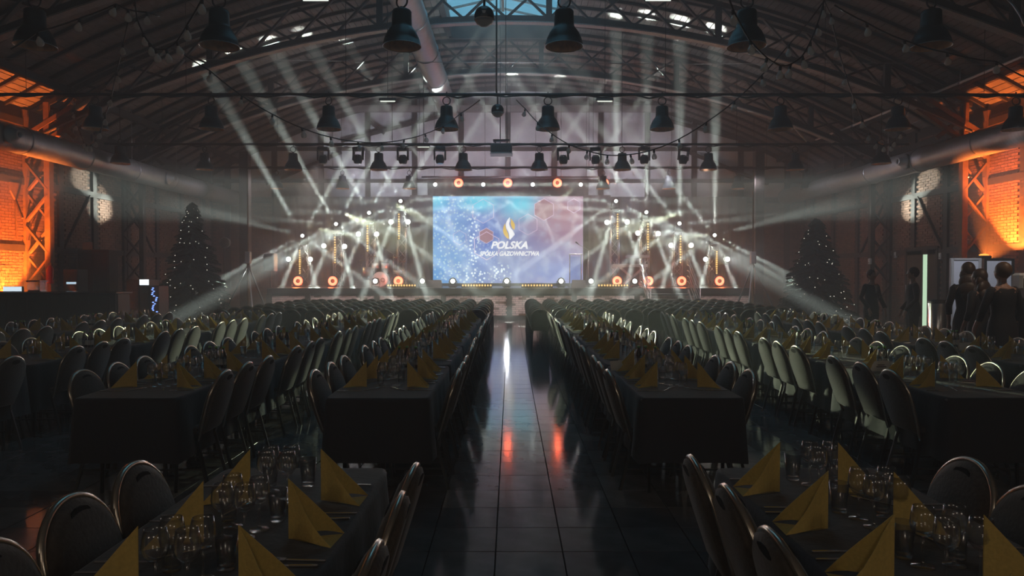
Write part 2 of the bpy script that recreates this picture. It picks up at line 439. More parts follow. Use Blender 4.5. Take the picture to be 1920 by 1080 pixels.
# ---- lattice columns along the side walls
def column(y, side, label, m):
    X = XL if side < 0 else XR; s = -side; xi = X+s*.68
    t = E0('lattice_column', label, 'column', (0, y, 0), group='timber lattice columns along the walls')
    B('post', MB().box((xi-.075,-.09,0),(xi+.075,.09,6.3)), m, t)
    B('post', MB().box((X+s*.05-.05,-.09,0),(X+s*.05+.05,.09,6.1)), m, t)
    z = .5; k = 0
    while z < 5.2:
        a, b = (X+s*.1, xi) if k % 2 else (xi, X+s*.1)
        B('brace', MB().bar((a,-.05,z),(b,-.05,z+.72),.05,.10,(0,1,0)), m, t)
        B('brace', MB().bar((b,.05,z),(a,.05,z+.72),.05,.10,(0,1,0)), m, t)
        B('rod', MB().tube([(X+s*.05,0,z+.36),(xi,0,z+.36)], .012, 5), 'steel', t)
        z += .86; k += 1
    B('bracket', MB().bar((X+s*.1,0,4.9),(X+s*2.0,0,6.15),.10,.16,(0,1,0)), m, t)
    B('bracket', MB().bar((xi+s*.02,0,5.2),(xi+s*.02,0,6.4),.14,.12,(0,1,0)), m, t)
    B('bracket', MB().bar((xi+s*.1,0,5.9),(xi+s*.75,0,5.35),.10,.10,(0,1,0)), m, t)
    B('bracket', MB().bar((X+s*.2,0,5.45),(X+s*2.3,0,6.75),.12,.2,(0,1,0)), m, t)
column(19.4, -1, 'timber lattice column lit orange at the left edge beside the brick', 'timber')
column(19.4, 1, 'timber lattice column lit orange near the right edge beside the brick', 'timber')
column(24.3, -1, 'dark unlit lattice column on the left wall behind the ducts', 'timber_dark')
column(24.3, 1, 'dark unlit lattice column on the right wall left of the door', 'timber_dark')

# ------------------------------------------------------------------ ducts
def duct(X, z, rad, ya, yb, seams, label, nozzles=()):
    t = E0('air_duct', label, 'duct', (X, 0, z), group=None)
    ed = [ya]+[s for s in seams if ya < s < yb]+[yb]
    for a, b in zip(ed[:-1], ed[1:]):
        prof = []; y = a+.01
        while y < b-.05:
            prof += [(rad, y), (rad+.006, y+.03), (rad, y+.06)]; y += .11
        prof.append((rad, b-.01))
        mb = MB(); mb.lathe(prof, 24, axis='y', cap=False); B('duct_section', mb, 'duct', t)
        B('flange', MB().lathe([(rad-.01,b-.03),(rad+.022,b-.025),(rad+.022,b+.015),(rad-.01,b+.02)], 24, axis='y', cap=False), 'galv', t)
    for (y, side) in nozzles:
        mb = MB().lathe([(.20,side*(rad-.12)),(.23,side*(rad+.02)),(.23,side*(rad+.05)),(.17,side*(rad+.06)),(.10,side*(rad+.22)),(.075,side*(rad+.24)),(.075,side*(rad+.10))], 18, c=(0,y,-.02), axis='x', cap=False)
        nz = B('jet_nozzle', mb, 'duct', t)
    B('end_cap', MB().lathe([(.0,yb),(rad,yb+.01)], 24, axis='y', cap=False), 'galv', t)
    yy = ya+1
    while yy < yb:
        B('hanger', MB().tube([(0,yy,rad),(0,yy,min(zroof(X)-z, rad+3))], .008, 5), 'galv', t); yy += 3
    return t
duct(-11.95, 4.91, .33, 12.5, 30.8, [14.9,17.4,19.9,22.4,24.9,27.4], 'large spiral steel air duct running along the left wall', [(16.55,1),(24.2,1)])
duct(11.95, 4.97, .33, 12.5, 30.8, [15.3,18.0,20.7,23.4,26.1], 'large spiral steel air duct running along the right wall', [(20.9,-1)])
duct(-2.45, 8.08, .36, 9, 27.9, [12.5,15.1,17.9,20.6,23.3,25.6], 'round steel duct hanging under the ridge left of the skylight')
# white pipe run on the right
wp = E0('white_pipe', 'bright white pipe running along the right side high under the roof', 'pipe')
pts = [P(1920+90,67,14.2), P(1920,105,15.6), P(1800,155,18.3), P(1700,195,20.5), P(1600,235,23.6), P(1530,262,26.0)]
B('pipe_run', MB().tube(pts, .035, 8), 'pipe_white', wp)
B('pipe_branch', MB().tube([P(1512,265,26.0),P(1486,236,25.0),P(1440,213,24.4),P(1402,208,24.2)], .03, 8), 'pipe_white', wp)
for k in range(1, 5):
    q = pts[k]; B('clamp', MB().tube([q, q+Vector((0,0,.4))], .012, 5).lathe([(.05,-.03),(.05,.03)], 10, c=q, axis='y'), 'galv', wp)
# curved conduit top right
B('conduit', MB().tube([P(1886,-6,12.5),P(1902,12,12.4),P(1914,30,12.3),P(1932,70,12.2)], .022, 6), 'galv', label='curved grey conduit at the extreme top right corner', cat='conduit')

# ------------------------------------------------------------------ rigging pipes with wrapped cable
PZ = 5.6
def rig(y, z, xa, xb, label, r=.035, cable=True):
    t = E0('rigging_pipe', label, 'pipe', (0, y, z))
    B('steel_tube', MB().tube([(xa+(xb-xa)*i/12, jit(.01), 0) for i in range(13)], r, 8), 'black', t)
    if cable:
        n = int((xb-xa)/.35)
        B('cable_wrap', MB().tube([(xa+(xb-xa)*i/n, .03*math.cos(i*1.7), -.03+.035*math.sin(i*2.1)+jit(.015)) for i in range(n+1)], .022, 6), 'black', t)
    for k in range(7):
        xx = xa+(xb-xa)*(k+.5)/7
        B('hanger_wire', MB().tube([(xx,0,0),(xx,0,min(zroof(xx)-.2, 9.5)-z)], .007, 4), 'black', t)
    return t
rig(10.0, PZ, -12.4, 12.2, 'black rigging pipe nearest overhead, above the frame, carrying the largest lamps')
rig(15.7, PZ, -12.4, 12.2, 'long black cable-wrapped pipe above the second row of lamps')
rig(21.8, PZ+.02, -12.4, 12.2, 'long black cable-wrapped pipe above the third row of lamps')
rig(26.6, 5.62, -11.5, 11.2, 'thin grey pipe just above the stage front behind the third lamp row', .025)
rig(28.9, P(950,343,28.9).z+.24, -3.6, 3.6, 'short rigging pipe above the screen carrying the overhead ring lights', .03, False)
B('tension_cable', MB().tube([P(0,110,17),P(430,112,17),P(870,117,17),P(1300,120,17),P(1700,118,17),P(1920,122,17)], .008, 4), 'pale_strip', label='thin steel wire stretched across the roof below the nearest lattice truss', cat='cable')

# ------------------------------------------------------------------ pendant lamps
def make_pendant():
    t = E0('pendant_lamp', 'x', 'pendant lamp', group='industrial pendant lamps')
    o = [(.135,.44),(.14,.30),(.145,.27),(.165,.245),(.205,.19),(.245,.10),(.268,0.0)]
    B('shade', MB().lathe([(.03,.50),(.12,.50),(.135,.48)]+o+[(.272,0),(.262,.004)], 28, cap=False), 'lamp_black', t)
    B('shade_inside', MB().lathe([(.262,.004),(.238,.10),(.198,.18),(.15,.24),(.0,.27)], 28, cap=False), 'lamp_inner', t)
    B('rim', MB().tube([(.268*math.cos(a*PI/14),.268*math.sin(a*PI/14),.0) for a in range(28)], .006, 5, True), 'galv', t)
    ring = MB().tube([(.085*math.cos(a*PI/8),0,.62+.085*math.sin(a*PI/8)) for a in range(16)], .013, 6, True)
    B('hook_ring', ring, 'lamp_black', t)
    B('stem', MB().tube([(0,0,.49),(0,0,.55)], .03, 8), 'lamp_black', t)
    B('chain', MB().tube([(0,.0,.70),(.008,0,.74),(0,0,.82)], .014, 6), 'lamp_black', t)
    B('bulb', MB().sphere((0,0,.14), .055, 10, 7), 'bulb_glass', t)
    return t
pend = make_pendant(); first = True
prow = [(10.0, [(72,-1),(415,88),(755,92),(1057,92),(1397,92),(1740,88)], 'nearest row of lamps'),
        (15.7, [(182,1),(399,1),(618,1),(838,1),(1027,1),(1240,1),(1461,1),(1680,1),(1900,1)], 'second row of lamps'),
        (21.8, [(228,1),(386,1),(551,1),(711,1),(869,1),(1011,1),(1166,1),(1327,1),(1489,1),(1650,1)], 'third row of lamps'),
        (28.0, [(520,1),(643,1),(768,1),(1130,1),(1253,1),(1382,1),(1512,1)], 'farthest row of lamps')]
for y, xs_, nm in prow:
    for i, (px, _) in enumerate(xs_):
        yy = y-1.2 if y == 21.8 and i in (0, 9) else y
        X = P(px, 513, yy).x; z = 4.84 if y < 28 else 5.0
        lab = '%s industrial dome lamp from the left in the %s' % (ORD[i], nm)
        if first: pend.location = (X, yy, z); pend['label'] = lab; first = False
        else:
            q_ = dup(pend, (X, yy, z), (0, 0, jit(.5)), lab)
            if yy != y: B('hanger_wire', MB().tube([(0,0,.8),(0,0,zroof(X)-z-.05)], .01, 5), 'black', q_)
for X in [P(q[0],513,28.0).x for q in prow[3][1]]:
    pass
rig(28.0, 5.85, -11.5, 11.2, 'dim pipe in the haze above the farthest row of lamps', .03, False)

# round hanging loudspeakers
def ball(px, py, y, lab):
    c = P(px, py, y); t = E0('hanging_loudspeaker', lab, 'loudspeaker', c)
    B('shell', MB().sphere((0,0,0), .14, 20, 12), 'black_gloss', t)
    B('lower_rim', MB().lathe([(.135,-.065),(.143,-.05),(.11,-.105),(.04,-.15),(.0,-.152)], 20, cap=False), 'white', t)
    B('badge', MB().add([(-.03,-.141,.03),(.03,-.141,.03),(.018,-.143,-.01),(-.018,-.143,-.01)], [(3,2,1,0)]), 'card', t)
    B('stem', MB().tube([(0,0,.13),(0,0,PZ-c.z)], .02, 6), 'black', t)
ball(908, 30, 10.0, 'large round black hanging loudspeaker with white lower rim under the skylight')
ball(933, 207, 15.7, 'small round black hanging loudspeaker below the second cable-wrapped pipe')
B('support_rod', MB().tube([P(931,-60,15.7),P(931,180,15.7)], .022, 6), 'black', label='vertical black rod from the roof down to the second pipe', cat='rod')
B('support_rod', MB().tube([P(938,-10,21.8),P(938,272,21.8)], .014, 6), 'black', label='thin vertical rod holding the projector, right beside the thicker rod', cat='rod')

# projector
pc = P(940, 279, 21.8); t = E0('projector', 'grey ceiling projector hanging at the centre of the third pipe', 'projector', pc)
B('body', MB().bev((-.33,-.3,-.14),(.33,.3,.12),.03), 'grey', t)
B('pale_bottom', MB().box((-.335,-.31,-.19),(.335,.3,-.145)), 'white', t)
B('lens', MB().lathe([(.07,.3),(.08,.33),(.05,.34)], 14, c=(.1,0,0), axis='y'), 'black_gloss', t)
B('bracket', MB().box((-.2,-.1,.12),(-.16,.1,.25)).box((.16,-.1,.12),(.2,.1,.25)).box((-.25,-.12,.22),(.25,.12,.27)), 'black', t)

# fluorescent battens
for (px, py, y, wd, m, lab) in ((727,189,17.5,.42,'e_batten','short lit batten beside the far end of the centre duct'), (1134,189,17.5,.42,'e_batten','short lit batten right of centre with green tint'),
    (794,275,22.6,.42,'e_batten','short lit batten behind the third pipe left of centre'), (592,-1,12.5,.5,'e_batten','bright batten at the top edge between the first two large lamps'), (1234,-1,12.5,.5,'e_batten','bright batten at the top edge right of the skylight')):
    t = E0('batten_light', lab, 'light', P(px, py, y)); B('housing', MB().bev((-wd/2,-.05,.0),(wd/2,.05,.06),.01), 'grey', t)
    B('hanger', MB().tube([(0,0,.06),(0,0,zroof(t.location.x)-t.location.z-.1)], .008, 4), 'black', t); B('tube', MB().tube([(-wd/2+.03,0,-.012),(wd/2-.03,0,-.012)], .016, 6), m, t)

# ------------------------------------------------------------------ moving heads
def make_head():
    t = E0('moving_head', 'x', 'stage light', group='moving head lights')
    B('base', MB().bev((-.16,-.12,.0),(.16,.12,.10),.02), 'black', t)
    y_ = MB(); y_.bev((-.185,-.05,-.30),(-.145,.05,.02),.01).bev((.145,-.05,-.30),(.185,.05,.02),.01).box((-.185,-.05,-.02),(.185,.05,.01))
    B('yoke', y_, 'black', t)
    B('head', MB().lathe([(.0,.13),(.08,.12),(.125,.05),(.135,-.06),(.11,-.14),(.095,-.15)], 16, c=(0,0,-.26), axis='z'), 'lamp_black', t)
    B('carry_handle', MB().tube([(-.08,-.13,-.2),(-.06,-.16,-.17),(.06,-.16,-.17),(.08,-.13,-.2)], .010, 5), 'galv', t)
    B('lens', MB().lathe([(.0,-.415),(.085,-.412)], 16, axis='z', cap=False), 'pane', t)
    return t
hd = make_head(); first = True
for i, px in enumerate([607,673,756,825,1055,1116,1207,1281]):
    X = P(px, 513, 21.8).x; lab = '%s moving head from the left hanging on the third pipe' % ORD[i]
    loc = (X, 21.8, PZ-.17)
    if first: hd.location = loc; hd['label'] = lab; first = False
    else: dup(hd, loc, (jit(.15), 0, jit(.6)), lab)

# ------------------------------------------------------------------ string lights
def bulb_template():
    t = put('bulb', None)
    B('socket', MB().lathe([(.012,.0),(.019,-.005),(.019,-.055),(.016,-.06)], 8), 'black', t)
    B('glass_globe', MB().lathe([(.014,-.058),(.018,-.07),(.038,-.10),(.048,-.13),(.043,-.160),(.024,-.178),(.0,-.178)], 10, cap=False), 'bulb_glass2', t)
    B('filament', MB().tube([(-.008,0,-.07),(-.01,0,-.12),(.0,0,-.135),(.01,0,-.12),(.008,0,-.07)], .0035, 4), 'card', t)
    return t
def strand(pts, ya, yb, label, ends=(None, None)):
    st = E0('string_light', label, 'string lights')
    n = len(pts); P3 = []
    for i, (px, py) in enumerate(pts):
        y = ya+(yb-ya)*i/max(1, n-1); P3.append(P(px, py, y)+Vector((0,0,.12)))
    full = ([P(*ends[0])] if ends[0] else [])+P3+([P(*ends[1])] if ends[1] else [])
    sm = []
    for i in range(len(full)-1):
        a, b = full[i], full[i+1]
        for k in range(3):
            u = k/3; q = a.lerp(b, u); q.z -= .10*(b-a).length*u*(1-u)*.8; sm.append(q)
    sm.append(full[-1]); B('cord', MB().tube(sm, .011, 5), 'black', st)
    global BT
    for q in P3:
        if BT is None: BT = bulb_template(); BT.parent = st; BT.location = q; BT.rotation_euler = (0,0,0); kids(BT)
        else: dup(BT, q, (jit(.25), jit(.25), 0), None, st)
BT = None
strand([(379,18),(351,66),(332,96),(312,110),(292,109),(280,97),(268,78),(257,50),(253,20)], 8.2, 10.5, 'string of bulbs looping beside the second large lamp, top left', ((388,-20,8.0),(248,-15,10.8)))
strand([(276,40),(240,35),(218,25),(150,52),(70,78)], 9.6, 9.0, 'string of bulbs crossing in front of the leftmost large lamp', ((300,30,9.8),(20,92,8.8)))
strand([(231,96),(218,149),(209,194),(197,229),(189,256),(179,272),(171,280),(162,280),(157,274),(151,259),(144,241),(140,219),(139,194)], 11.5, 19, 'string of bulbs hanging in a narrow loop above the left duct', ((240,40,11),(140,170,19)))
strand([(394,148),(454,194),(511,228),(566,253),(620,270),(671,278),(716,279),(758,273),(797,262),(831,246),(864,223)], 10.8, 15.5, 'long string of bulbs from upper left to the centre of the second pipe', ((335,95,10.3),(900,187,15.7)))
strand([(985,214),(1008,240),(1035,262),(1067,282),(1101,294),(1139,303),(1182,302),(1226,293),(1273,274),(1324,243),(1377,204),(1428,156),(1479,99)], 15.5, 10.6, 'long string of bulbs from the centre of the second pipe to upper right', ((968,187,15.7),(1545,2,9.5)))
strand([(1374,38),(1406,95),(1438,127),(1463,141),(1482,138),(1504,122),(1519,95),(1532,62),(1543,27)], 8.2, 10.5, 'string of bulbs looping under the fifth large lamp, top right', ((1362,-20,8.0),(1546,-10,10.8)))
strand([(1557,40),(1571,102),(1586,155),(1602,200),(1617,235),(1631,260),(1645,275),(1657,281),(1668,280),(1679,271),(1689,256),(1694,236),(1702,214)], 11.5, 19, 'string of bulbs hanging in a narrow loop above the right duct', ((1546,2,11),(1706,190,19)))
strand([(1625,60),(1695,92),(1776,115),(1868,131)], 9.4, 10.4, 'string of bulbs crossing in front of the rightmost large lamp', ((1565,10,9.2),(1935,150,10.8)))

# ------------------------------------------------------------------ stage
SY, SZ = 25.4, 1.14
SX0, SX1 = P(500,513,SY).x, P(1415,513,SY).x
st = E0('stage', 'raised black stage with pale brick panelled front', 'stage')
B('deck', MB().bev((SX0,SY,SZ-.22),(SX1,Y1-.4,SZ),.015), 'stage_floor', st)
B('plinth', MB().box((SX0+.05,SY+.02,0),(SX1-.05,SY+.1,.14)), 'timber_dark', st)
xs2 = [P(q,513,SY).x for q in (576,706,831,955,1077,1195,1310)]
ed = [SX0+.06]+xs2+[SX1-.06]
for a in [SX0+.06]+xs2+[SX1-.06]: B('front_post', MB().box((a-.09,SY+.0,0),(a+.09,SY+.12,SZ-.2)), 'timber_dark', st)
for k in range(len(ed)-1):
    a, b = ed[k]+.09, ed[k+1]-.09
    mb = MB(); mb.cur = 2; mb.box((a,SY+.10,.12),(b,SY+.2,SZ-.2)); mb.cur = 0
    z = .185; c = 0
    while z < SZ-.24:
        xx = a-(c % 2)*.127
        while xx < b:
            xa, xb = max(a, xx+.006), min(b, xx+.248)
            if xb-xa > .03:
                mb.cur = int(random.random() < .12); d = random.uniform(.012,.028); y_ = SY+.10-d
                mb.add([(xa,y_,z-.031),(xb,y_,z-.031),(xb,y_,z+.031),(xa,y_,z+.031),(xa,SY+.1,z-.031),(xb,SY+.1,z-.031),(xb,SY+.1,z+.031),(xa,SY+.1,z+.031)],
                       [(0,1,2,3),(4,5,1,0),(3,2,6,7),(4,0,3,7),(1,5,6,2)])
            xx += .254
        z += .072; c += 1
    B('brick_panel', mb, ['brick_pale','brick_b','mortar'], st, kind='stuff')

# drapes behind the stage
def drape(xa, xb, y, z0, z1, label, amp=.07, gather=0, m='drape'):
    n = int((xb-xa)/.07); mb = MB(); vs = []; L = 6
    for j in range(L+1):
        u = j/L
        for i in range(n+1):
            s_ = i/n; x = xa+(xb-xa)*s_
            if gather: x = x+gather*math.sin(PI*u)*(1-s_ if gather > 0 else s_)*.35
            vs.append((x, y+amp*math.sin(i*1.15+.3*math.sin(i*.4))*(.5+.5*(1-u))+.03*math.sin(i*.37+j), z0+(z1-z0)*u))
    fs = [(j*(n+1)+i, j*(n+1)+i+1, (j+1)*(n+1)+i+1, (j+1)*(n+1)+i) for j in range(L) for i in range(n)]
    mb.add(vs, fs, True); o = B('stage_drape', mb, m, label=label, cat='curtain'); return o
scY = 30.0
sx0, sx1 = P(812,513,scY).x, P(1093,513,scY).x; sz1, sz0 = P(950,368,scY).z, P(950,531,scY).z
drape(P(515,513,30.9).x, sx0-.9, 30.9, SZ, 5.0, 'grey stage drape behind the drum kit and left light towers')
drape(sx0-1.0, sx0-.1, 30.3, SZ, 5.0, 'gathered drape hanging directly left of the screen', .05, -.5)
drape(sx1+.1, sx1+1.2, 30.3, SZ, 5.0, 'gathered drape hanging directly right of the screen', .05, .5)
drape(sx1+1.1, P(1400,513,30.9).x, 30.9, SZ, 5.0, 'grey stage drape behind the keyboards and right light towers')
drape(sx0-.3, sx1+.3, 30.6, sz1-.1, 5.75, 'black drape strip above the screen behind the ring lights', .03, 0, 'curtain_dark')

# LED screen
sc = E0('led_screen', 'large lit blue LED screen with white flame logo and lettering', 'screen', ((sx0+sx1)/2, scY, (sz0+sz1)/2))
W2, H2 = (sx1-sx0)/2, (sz1-sz0)/2
B('cabinet', MB().bev((-W2-.04,.03,-H2-.04),(W2+.04,.22,H2+.04),.01), 'black', sc); B('support_base', MB().bev((-W2,.04,SZ-(sz0+sz1)/2),(W2,.3,-H2-.04),.01), 'black', sc)
m = bpy.data.materials.new('screen_image'); m.use_nodes = True; nt = m.node_tree; nt.nodes.clear(); M['screen_image'] = m
def nd(t, **k):
    n_ = nt.nodes.new(t)
    for a, v in k.items(): setattr(n_, a, v)
    return n_
L = nt.links.new
out = nd('ShaderNodeOutputMaterial'); em = nd('ShaderNodeEmission'); em.inputs[1].default_value = 1.3; L(em.outputs[0], out.inputs[0])
tc = nd('ShaderNodeTexCoord'); sp = nd('ShaderNodeSeparateXYZ'); L(tc.outputs['Object'], sp.inputs[0])
def mth(op, a, b=None):
    n_ = nd('ShaderNodeMath', operation=op)
    for i, q in enumerate((a, b)):
        if q is None: continue
        if isinstance(q, (int, float)): n_.inputs[i].default_value = q
        else: L(q, n_.inputs[i])
    return n_.outputs[0]
def mix(f, a, b, mode='MIX'):
    n_ = nd('ShaderNodeMix', data_type='RGBA', blend_type=mode); 
    for i, q in ((0, f), (6, a), (7, b)):
        if isinstance(q, (int, float)): n_.inputs[i].default_value = q
        elif isinstance(q, tuple): n_.inputs[i].default_value = (*q, 1)
        else: L(q, n_.inputs[i])
    return n_.outputs[2]
def noise(scale, det=3):
    n_ = nd('ShaderNodeTexNoise'); n_.inputs['Scale'].default_value = scale; n_.inputs['Detail'].default_value = det; L(tc.outputs['Object'], n_.inputs['Vector']); return n_.outputs['Fac']
def clampmap(v, a, b):
    n_ = nd('ShaderNodeMapRange'); L(v, n_.inputs[0]); n_.inputs[1].default_value = a; n_.inputs[2].default_value = b; return n_.outputs[0]
def dist(cx, cz, sx=1, sz=1):
    a = mth('MULTIPLY', mth('SUBTRACT', sp.outputs[0], cx), 1/sx); b_ = mth('MULTIPLY', mth('SUBTRACT', sp.outputs[2], cz), 1/sz)
    return mth('SQRT', mth('ADD', mth('MULTIPLY', a, a), mth('MULTIPLY', b_, b_)))
nx = mth('ADD', sp.outputs[0], mth('MULTIPLY', mth('SUBTRACT', noise(.9), .5), 2.2))
base = mix(clampmap(nx, -3.0, 2.6), (.12,.42,.88), (.42,.28,.42))
base = mix(mth('MULTIPLY', clampmap(dist(1.9, -1.4, 2.6, 1.3), 1.1, .2), .8), base, (.26,.38,.80))
base = mix(clampmap(dist(2.2, 1.2, 1.9, 1.3), 1.1, .1), base, (.50,.27,.33))
base = mix(clampmap(dist(-1.0, -.2, 1.0, 2.2), 1.0, .1), base, (.13,.25,.72))
cy = mth('MAXIMUM', clampmap(dist(.5, 1.5, 1.0, .8), 1.1, .2), clampmap(dist(-1.2, 1.6, 1.1, .55), 1.1, .2))
cy = mth('MAXIMUM', cy, clampmap(dist(-3.1, 1.7, .8, .6), 1.0, .1))
base = mix(mth('MULTIPLY', cy, .9), base, (.14,.85,1.1))
base = mix(mth('MULTIPLY', clampmap(noise(2.2, 6), .48, .75), .45), base, (.75,.85,1.0))
vo = nd('ShaderNodeTexVoronoi'); vo.inputs['Scale'].default_value = 8; L(tc.outputs['Object'], vo.inputs['Vector'])
dots = clampmap(vo.outputs['Distance'], .42, .22)
stream = mth('MAXIMUM', clampmap(dist(-1.45, 0, .35, 2.4), 1.0, .3), mth('MAXIMUM', clampmap(dist(-1.3, -1.6, .9, .7), 1.0, .4), clampmap(dist(-.3, -1.4, .55, .5), 1.0, .4)))
stream = mth('MAXIMUM', stream, mth('MULTIPLY', clampmap(sp.outputs[0], .0, -2.0), .35))
base = mix(mth('MULTIPLY', dots, stream), base, (1.3, 1.5, 1.5))
L(base, em.inputs[0])
B('screen_face', MB().add([(-W2,0,-H2),(W2,0,-H2),(W2,0,H2),(-W2,0,H2)], [(0,1,2,3)]), 'screen_image', sc)
emat('s_white', (1, 1, 1), 1.6); emat('s_yellow', (.95, .62, .10), 1.3); emat('s_hexa', (.9, .70, .9), 1.3); emat('s_hexfill', (.62,.36,.42), 1.0); emat('s_dark', (.25,.33,.5), .7)
def S2(px, py):
    q = P(px, py, scY); return (q.x-(sx0+sx1)/2, q.z-(sz0+sz1)/2)
def hexo(px, py, r, wd=.03, fill=None):
    cx, cz = S2(px, py); k = scY/F; ro = r*k; mb = MB(); ri = ro-wd; vs = []
    for rr in (ro, ri): vs += [(cx+rr*math.sin(a*PI/3), -.012, cz+rr*math.cos(a*PI/3)) for a in range(6)]
    mb.add(vs, [(a, (a+1) % 6, 6+(a+1) % 6, 6+a) for a in range(6)]); B('hexagon_outline', mb, 's_hexa', sc)
    if fill: B('hexagon_fill', MB().add([(cx+ri*math.sin(a*PI/3), -.006, cz+ri*math.cos(a*PI/3)) for a in range(6)], [tuple(range(6))]), fill, sc)
hexo(912.5, 461, 27); hexo(912, 442, 15, .02, 's_hexfill'); hexo(1020, 393, 21, .025, 's_hexfill'); hexo(990, 421, 20, .02); hexo(862, 446, 14, .015); hexo(1076, 386, 14, .03); hexo(906, 396, 23, .02)
def text(body, px, py, hpx, mat_, parent, y_, toloc, shear=.28, wpx=None, bold=.012, name='lettering'):
    cu = bpy.data.curves.new(name, 'FONT'); cu.body = body; cu.align_x = 'CENTER'; cu.align_y = 'CENTER'; cu.shear = shear; cu.offset = bold
    o = bpy.data.objects.new(name, cu); C.objects.link(o); bpy.context.view_layer.update()
    me = bpy.data.meshes.new_from_object(o); bpy.data.objects.remove(o)
    xs_ = [v.co.x for v in me.vertices]; zs_ = [v.co.y for v in me.vertices]
    sx = wpx*scY/F/(max(xs_)-min(xs_)); sz = hpx*scY/F/(max(zs_)-min(zs_)); mx_, mz_ = (max(xs_)+min(xs_))/2, (max(zs_)+min(zs_))/2
    cx, cz = toloc(px, py)
    for v in me.vertices: v.co = Vector((cx+(v.co.x-mx_)*sx, y_, cz+(v.co.y-mz_)*sz))
    me.materials.clear(); me.materials.append(M[mat_]); return put(name, me, parent)
text('POLSKA', 955, 459.5, 14, 's_white', sc, -.02, S2, .3, 69, .03)
text('SPÓŁKA GAZOWNICTWA', 955, 474.5, 10.5, 's_white', sc, -.02, S2, .3, 111, .03)
def blob(ptsl, ptsr, m_, y_, nm):
    l = [S2(*p) for p in ptsl]; r_ = [S2(*p) for p in ptsr]; n = len(l)
    B(nm, MB().add([(a, y_, b) for a, b in l]+[(a, y_, b) for a, b in r_], [(i, n+i, n+i+1, i+1) for i in range(n-1)]), m_, sc)
blob([(955,408),(950.5,414),(948.5,420),(949,427),(953,434),(955,440),(955,449)], [(956,408),(956,414),(954.5,420),(957,427),(962,433),(965,440),(957,449)], 's_white', -.02, 'flame_centre')
blob([(947,419),(944,425),(943,432),(944.5,439),(949,445),(953,448)], [(947.3,419),(948,426),(950,432),(953,439),(954,444),(954,448)], 's_yellow', -.02, 'flame_left')
blob([(957.5,410),(958,415),(957.5,420),(960,427),(963.5,431)], [(958,410),(962,415),(965,420),(965.5,426),(964,431)], 's_yellow', -.02, 'flame_right')

# ------------------------------------------------------------------ stage lights
def lattice_tower(mb, x0, x1, y0_, y1_, z0, z1, r=.018, seg=.35):
    for (a, b) in ((x0,y0_),(x1,y0_),(x0,y1_),(x1,y1_)): mb.tube([(a,b,z0),(a,b,z1)], r, 6)
    n = max(1, int((z1-z0)/seg)); h = (z1-z0)/n
    for k in range(n):
        za, zb_ = z0+k*h, z0+(k+1)*h
        if k % 2: za, zb_ = zb_, za
        mb.tube([(x0,y0_,za),(x1,y0_,zb_)], r*.55, 4); mb.tube([(x0,y1_,zb_),(x1,y1_,za)], r*.55, 4)
        mb.tube([(x0,y0_,za),(x0,y1_,zb_)], r*.55, 4); mb.tube([(x1,y0_,za),(x1,y1_,zb_)], r*.55, 4)
def burst(c, angs, e=1.0, r=1.0, size=2.6, k0=.16):
    vx, vz = c.x/c.y, (c.z-1.66)/c.y
    for a in angs:
        if isinstance(a, tuple): a, rr, ee, sz = a
        else: rr, ee, sz = r, 1, size
        a = R(a); d = Vector((rr*math.cos(a)-vx, -1, rr*math.sin(a)-vz)).normalized()
        light('SPOT', c+d*k0, E_BEAM*e*ee, BEAMCOL, d, sz+.7, .4, .07, 'beam_source')
LA = [(3,1,.5,2.0), (-36,1,.6,2.0), (-75,1,.9,2.2), (-112,1,.9,2.2), (-152,1,.7,2.4), ('L',.8,.085,6.0), (120,.95,.5,3.2), (60,1,.5,2.6)]
RA = [(177,1,.5,2.0), (-144,1,.6,2.0), (-105,1,.9,2.2), (-68,1,.9,2.2), (-28,1,.7,2.4), ('R',.8,.085,6.0), (90,.95,.5,3.2), (130,1,.5,2.6)]
TA = [(-35,1,.4,2.2),(-145,1,.4,2.2),(-70,1,.4,2.2),(-100,1,.3,2.2),(0,1,.3,2),(180,1,.3,2),(55,1,.6,2.6),(122,1,.6,2.6)]
towers = [(567,442,LA,'left end'),(630,420,LA,'left'),(692,399,LA,'left'),(751,377,LA,'left of the screen'),(1155,377,RA,'right'),(1212,398,RA,'right'),(1274,419,RA,'right'),(1340,441,RA,'right')]
nmT = ['first and shortest light tower from the left','second light tower from the left','third light tower from the left','light tower between drum kit and screen',
       'light tower nearest right of the screen','third light tower from the right','second light tower from the right','last and shortest light tower on the right']
TY = 28.2
def ringlight(c, label, half=False):
    t = E0('ring_light', label, 'stage light', c, group='glowing red ring lights')
    B('housing', MB().lathe([(.0,.12),(.16,.12),(.21,.05),(.21,-.0),(.19,-.01)], 20, axis='y'), 'black', t)
    B('ring', MB().tube([(.125*math.cos(a*PI/10),-.03,.125*math.sin(a*PI/10)) for a in range(20)], .045, 8, True), 'e_redcore', t)
    B('outer_glow_ring', MB().tube([(.165*math.cos(a*PI/12),-.0,.165*math.sin(a*PI/12)) for a in range(24)], .02, 6, True), 'e_red', t)
    B('yoke', MB().tube([(-.23,.05,0),(-.23,.05,-.2),(.23,.05,-.2),(.23,.05,0)], .012, 5), 'black', t)
    light('POINT', c+Vector((0,-.30,0)), E_RED, (1,.10,.03), rad=.08, name='ring_glow')
    return t
